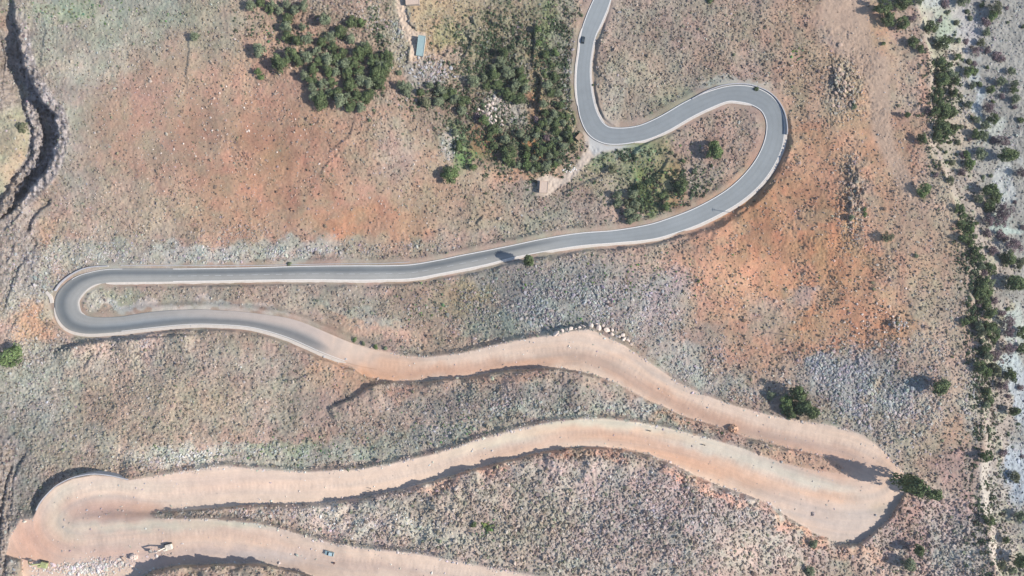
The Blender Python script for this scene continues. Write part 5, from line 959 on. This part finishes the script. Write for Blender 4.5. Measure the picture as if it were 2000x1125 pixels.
# motorcycles with a rider
M_CLOTH = mat("dark_jacket", (.03, .03, .035), .9); M_SKIN = mat("skin", (.35, .2, .13), .7); M_HELM = mat("helmet", (.06, .06, .07), .3)
def skin_body(name, nodes, edges, material, parent):
    me = bpy.data.meshes.new(name); me.from_pydata([n[0] for n in nodes], edges, []); o = link(bpy.data.objects.new(name, me), parent)
    o.modifiers.new("skin", 'SKIN').use_smooth_shade = True
    for sv, n in zip(me.skin_vertices[0].data, nodes): sv.radius = (n[1], n[1] * (n[2] if len(n) > 2 else 1))
    me.skin_vertices[0].data[0].use_root = True
    s_ = o.modifiers.new("sub", 'SUBSURF'); s_.levels = 1; s_.render_levels = 1; me.materials.append(material); return o
def motorbike(u, v, rz, lb, lb2):
    p = ground_at(u, v) + Vector((0, 0, .03)); t = thing("motorcycle", p, rz, lb, "motorcycle", "motorcycles riding the dirt road")
    for x in (-.68, .72):
        wh = ob("wheel", lambda bm: cyl(bm, (x, -.06, .32), (x, .06, .32), .32, .32, 18), M_RUB, t); ob("rim", lambda bm: cyl(bm, (x, -.065, .32), (x, .065, .32), .2, .2, 12), M_STEEL, wh)
    ob("frame", lambda bm: (cyl(bm, (-.68, 0, .32), (-.1, 0, .5), .05), cyl(bm, (-.1, 0, .5), (.42, 0, .85), .05), box(bm, (0, 0, .45), (.45, .26, .34), bev=.05)), M_STEEL, t)
    ob("fuel_tank", lambda bm: box(bm, (.16, 0, .86), (.46, .28, .22), bev=.07), paint("tank_paint", (70, 40, 36), .4), t)
    ob("saddle", lambda bm: box(bm, (-.38, 0, .82), (.72, .26, .10), bev=.04), M_RUB, t)
    fk = ob("fork", lambda bm: [cyl(bm, (.72, s * .09, .32), (.44, s * .09, .98), .03) for s in (-1, 1)], M_STEEL, t)
    ob("handlebar", lambda bm: cyl(bm, (.42, -.36, 1.02), (.42, .36, 1.02), .02), M_STEEL, t); ob("headlight", lambda bm: cyl(bm, (.56, 0, .86), (.66, 0, .86), .09), M_LINE, t)
    pr = thing("person", p, rz, lb2, "person", "riders on the motorcycles")
    N_ = [((-.25, 0, .98), .15, 1.2), ((-.18, 0, 1.22), .15, 1.25), ((-.08, 0, 1.42), .15, 1.35), ((-.03, 0, 1.54), .06), ((.0, 0, 1.66), .10), ((.0, 0, 1.76), .08)]; E_ = [(0, 1), (1, 2), (2, 3), (3, 4), (4, 5)]
    for s in (-1, 1):
        b = len(N_); N_ += [((-.08, s * .19, 1.42), .07), ((.1, s * .27, 1.22), .05), ((.36, s * .29, 1.06), .035)]; E_ += [(2, b), (b, b + 1), (b + 1, b + 2)]
        b = len(N_); N_ += [((-.2, s * .12, .94), .10), ((.14, s * .19, .82), .075), ((.0, s * .2, .42), .05), ((.10, s * .2, .36), .04)]; E_ += [(0, b), (b, b + 1), (b + 1, b + 2), (b + 2, b + 3)]
    skin_body("body", N_, E_, M_CLOTH, pr); ob("helmet", lambda bm: bmesh.ops.create_uvsphere(bm, u_segments=14, v_segments=10, radius=.15, matrix=Matrix.Translation((.01, 0, 1.70))), M_HELM, pr)
motorbike(1268.5, 841, R(-10), "motorcycle on the pale lane of the second dirt leg, left of the other motorcycle", "person in dark clothes riding the left motorcycle")
motorbike(1374.5, 868.5, R(-14), "motorcycle farther right on the second dirt leg, below the earth heap", "person in dark clothes riding the right motorcycle")
def walker(u, v, rz, lb, c):
    p = ground_at(u, v); t = thing("person", p, rz, lb, "person", "people on foot by the dirt road"); m = mat("clothes", c, .9)
    N_ = [((0, 0, .95), .14, 1.2), ((0, 0, 1.18), .13, 1.3), ((.01, 0, 1.38), .13, 1.5), ((.02, 0, 1.50), .055), ((.03, 0, 1.60), .09), ((.03, 0, 1.70), .085)]; E_ = [(0, 1), (1, 2), (2, 3), (3, 4), (4, 5)]
    for s in (-1, 1):
        b = len(N_); N_ += [((0, s * .20, 1.38), .06), ((-.02 + .05 * s, s * .24, 1.12), .045), ((.05 + .08 * s, s * .23, .86), .03)]; E_ += [(2, b), (b, b + 1), (b + 1, b + 2)]
        b = len(N_); N_ += [((0, s * .1, .88), .09), ((.08 * s, s * .1, .48), .06), ((.12 * s, s * .1, .08), .045), ((.12 * s + .14, s * .1, .04), .035)]; E_ += [(0, b), (b, b + 1), (b + 1, b + 2), (b + 2, b + 3)]
    skin_body("body", N_, E_, m, t); ob("hair", lambda bm: bmesh.ops.create_uvsphere(bm, u_segments=12, v_segments=8, radius=.115, matrix=Matrix.Translation((.015, 0, 1.70))), M_RUB, t)
walker(712, 965, R(100), "person standing nearest the bank edge of the middle dirt leg", (.06, .05, .05))
walker(724, 953.5, R(60), "person in dark clothes on the dirt leg, farthest from the bank", (.05, .05, .06))
walker(724.5, 959, R(-60), "person in brown clothes, middle one of three on foot", (.16, .12, .10))
# barrel
t = tag(ob("barrel", lambda bm: (cyl(bm, (0, 0, 0), (0, 0, .95), .45, .45, 18), cyl(bm, (0, 0, .3), (0, 0, .34), .47, .47, 18), cyl(bm, (0, 0, .62), (0, 0, .66), .47, .47, 18)), mat("rusty_drum", tuple(alb((110, 84, 78))), .8)), "round dark brown drum standing below the grey-blue car", "barrel"); t.location = ground_at(653, 1099.5)

# excavators
def excavator(u, v, rz, c, dark, label, swing=0, reach=1.0, sc_=1.0):
    p = ground_at(u, v); t = thing("excavator", p, rz, label, "excavator", "excavators working by the lower dirt hairpin"); t.scale = (sc_,) * 3; m = paint("machine_paint", c, .5); md = paint("machine_dark", dark, .6)
    for s in (-1, 1):
        tk = ob("track", lambda bm: (prism(bm, [(-2.1, .35), (-1.8, .02), (1.8, .02), (2.1, .35), (2.1, .6), (1.8, .92), (-1.8, .92), (-2.1, .6)], s * 1.3 - .3, s * 1.3 + .3)), M_RUB, t)
        ob("roller", lambda bm: [cyl(bm, (x, s * 1.3 - .33, .45), (x, s * 1.3 + .33, .45), .2, .2, 10) for x in (-1.6, -.8, 0, .8, 1.6)], M_STEEL, tk)
    ob("undercarriage", lambda bm: (box(bm, (0, 0, .7), (2.2, 2.0, .45)), cyl(bm, (0, 0, .9), (0, 0, 1.15), .8, .8, 20)), M_STEEL, t)
    ob("engine_house", lambda bm: (box(bm, (-.75, 0, 1.75), (3.2, 2.7, 1.2), bev=.12), box(bm, (-2.3, 0, 1.65), (.5, 2.5, 1.0), bev=.15)), m, t)
    cb = ob("cab", lambda bm: box(bm, (1.05, .88, 2.05), (1.5, .95, 1.8), bev=.1), m, t); ob("cab_window", lambda bm: (box(bm, (1.82, .88, 2.2), (.04, .75, 1.1)), box(bm, (1.05, 1.37, 2.3), (1.1, .04, .8))), M_GLASS, cb)
    ob("exhaust", lambda bm: cyl(bm, (-1.5, -.7, 2.3), (-1.5, -.7, 2.9), .08), M_STEEL, t)
    J0 = Vector((1.0, -.1, 1.7)); J1 = Vector((3.4, -.1, 4.5)); J2 = Vector((6.0 * reach, -.1, 4.2)); J3 = Vector((7.6 * reach, -.1, 1.7))
    def beam(bm, a, b, w0, h0, h1):
        d = (b - a); nrm = Vector((-d.z, 0, d.x)).normalized(); pr = []
        for q, hh in ((a, h0), (b, h1)): pr.append((q, hh))
        prism(bm, [(a.x - nrm.x * h0 / 2, a.z - nrm.z * h0 / 2), (b.x - nrm.x * h1 / 2, b.z - nrm.z * h1 / 2), (b.x + nrm.x * h1 / 2, b.z + nrm.z * h1 / 2), (a.x + nrm.x * h0 / 2, a.z + nrm.z * h0 / 2)], a.y - w0 / 2, a.y + w0 / 2)
    bo = ob("boom", lambda bm: (beam(bm, J0, J1, .45, .6, .75), beam(bm, J1, J2, .44, .75, .5)), m, t)
    ob("boom_cylinder", lambda bm: [cyl(bm, (1.5, -.1 + s * .38, 1.5), (3.3, -.1 + s * .38, 4.0), .09, .07) for s in (-1, 1)], M_STEEL, bo)
    st = ob("stick", lambda bm: beam(bm, J2 + Vector((-.5, 0, .35)), J3, .36, .5, .35), md, t); ob("stick_cylinder", lambda bm: cyl(bm, (3.6, -.1, 5.0), tuple(J2 + Vector((-.5, 0, .6))), .09, .07), M_STEEL, st)
    bk = ob("bucket", lambda bm: prism(bm, [(J3.x + .15, J3.z + .1), (J3.x + .5, J3.z - .5), (J3.x + .1, J3.z - 1.2), (J3.x - .9, J3.z - 1.25), (J3.x - .5, J3.z - .95), (J3.x - .15, J3.z - .5), (J3.x - .25, J3.z)], -.75, .55), M_STEEL, t)
    ob("bucket_teeth", lambda bm: [box(bm, (J3.x - .98, y, J3.z - 1.27), (.3, .1, .08)) for y in (-.65, -.37, -.1, .17, .45)], M_STEEL, bk)
    return t
excavator(87, 1100.5, R(166), (170, 174, 122), (138, 142, 108), "yellow-green excavator with its arm stretched left at the lower left corner", reach=.95)
excavator(330, 1067, R(194), (226, 214, 196), (196, 184, 168), "cream excavator digging beside the road, right of the pale earth heap", reach=1.25)

# ------------------------------------------------------------------ thin summer haze in the air between the drone and the slope
hz_lo, hz_hi = float(Z.min()) - 1.5, ALT + 6
ex = max(abs(float(X.min())), abs(float(X.max()))) + 5; ey0, ey1 = float(Y.min()) - 5, float(Y.max()) + 5
def hzb(bm): box(bm, (0, (ey0 + ey1) / 2, (hz_lo + hz_hi) / 2), (2 * ex, ey1 - ey0, hz_hi - hz_lo))
mh = bpy.data.materials.new("air"); mh.use_nodes = True; n_ = mh.node_tree; n_.nodes.remove(n_.nodes["Principled BSDF"])
pv = n_.nodes.new("ShaderNodeVolumePrincipled"); pv.inputs["Color"].default_value = (.97, .97, 1.0, 1); pv.inputs["Density"].default_value = HAZE
n_.links.new(pv.outputs[0], n_.nodes["Material Output"].inputs["Volume"])
tag(ob("haze", hzb, mh), "thin pale summer haze over the slope", "haze", kind='stuff')
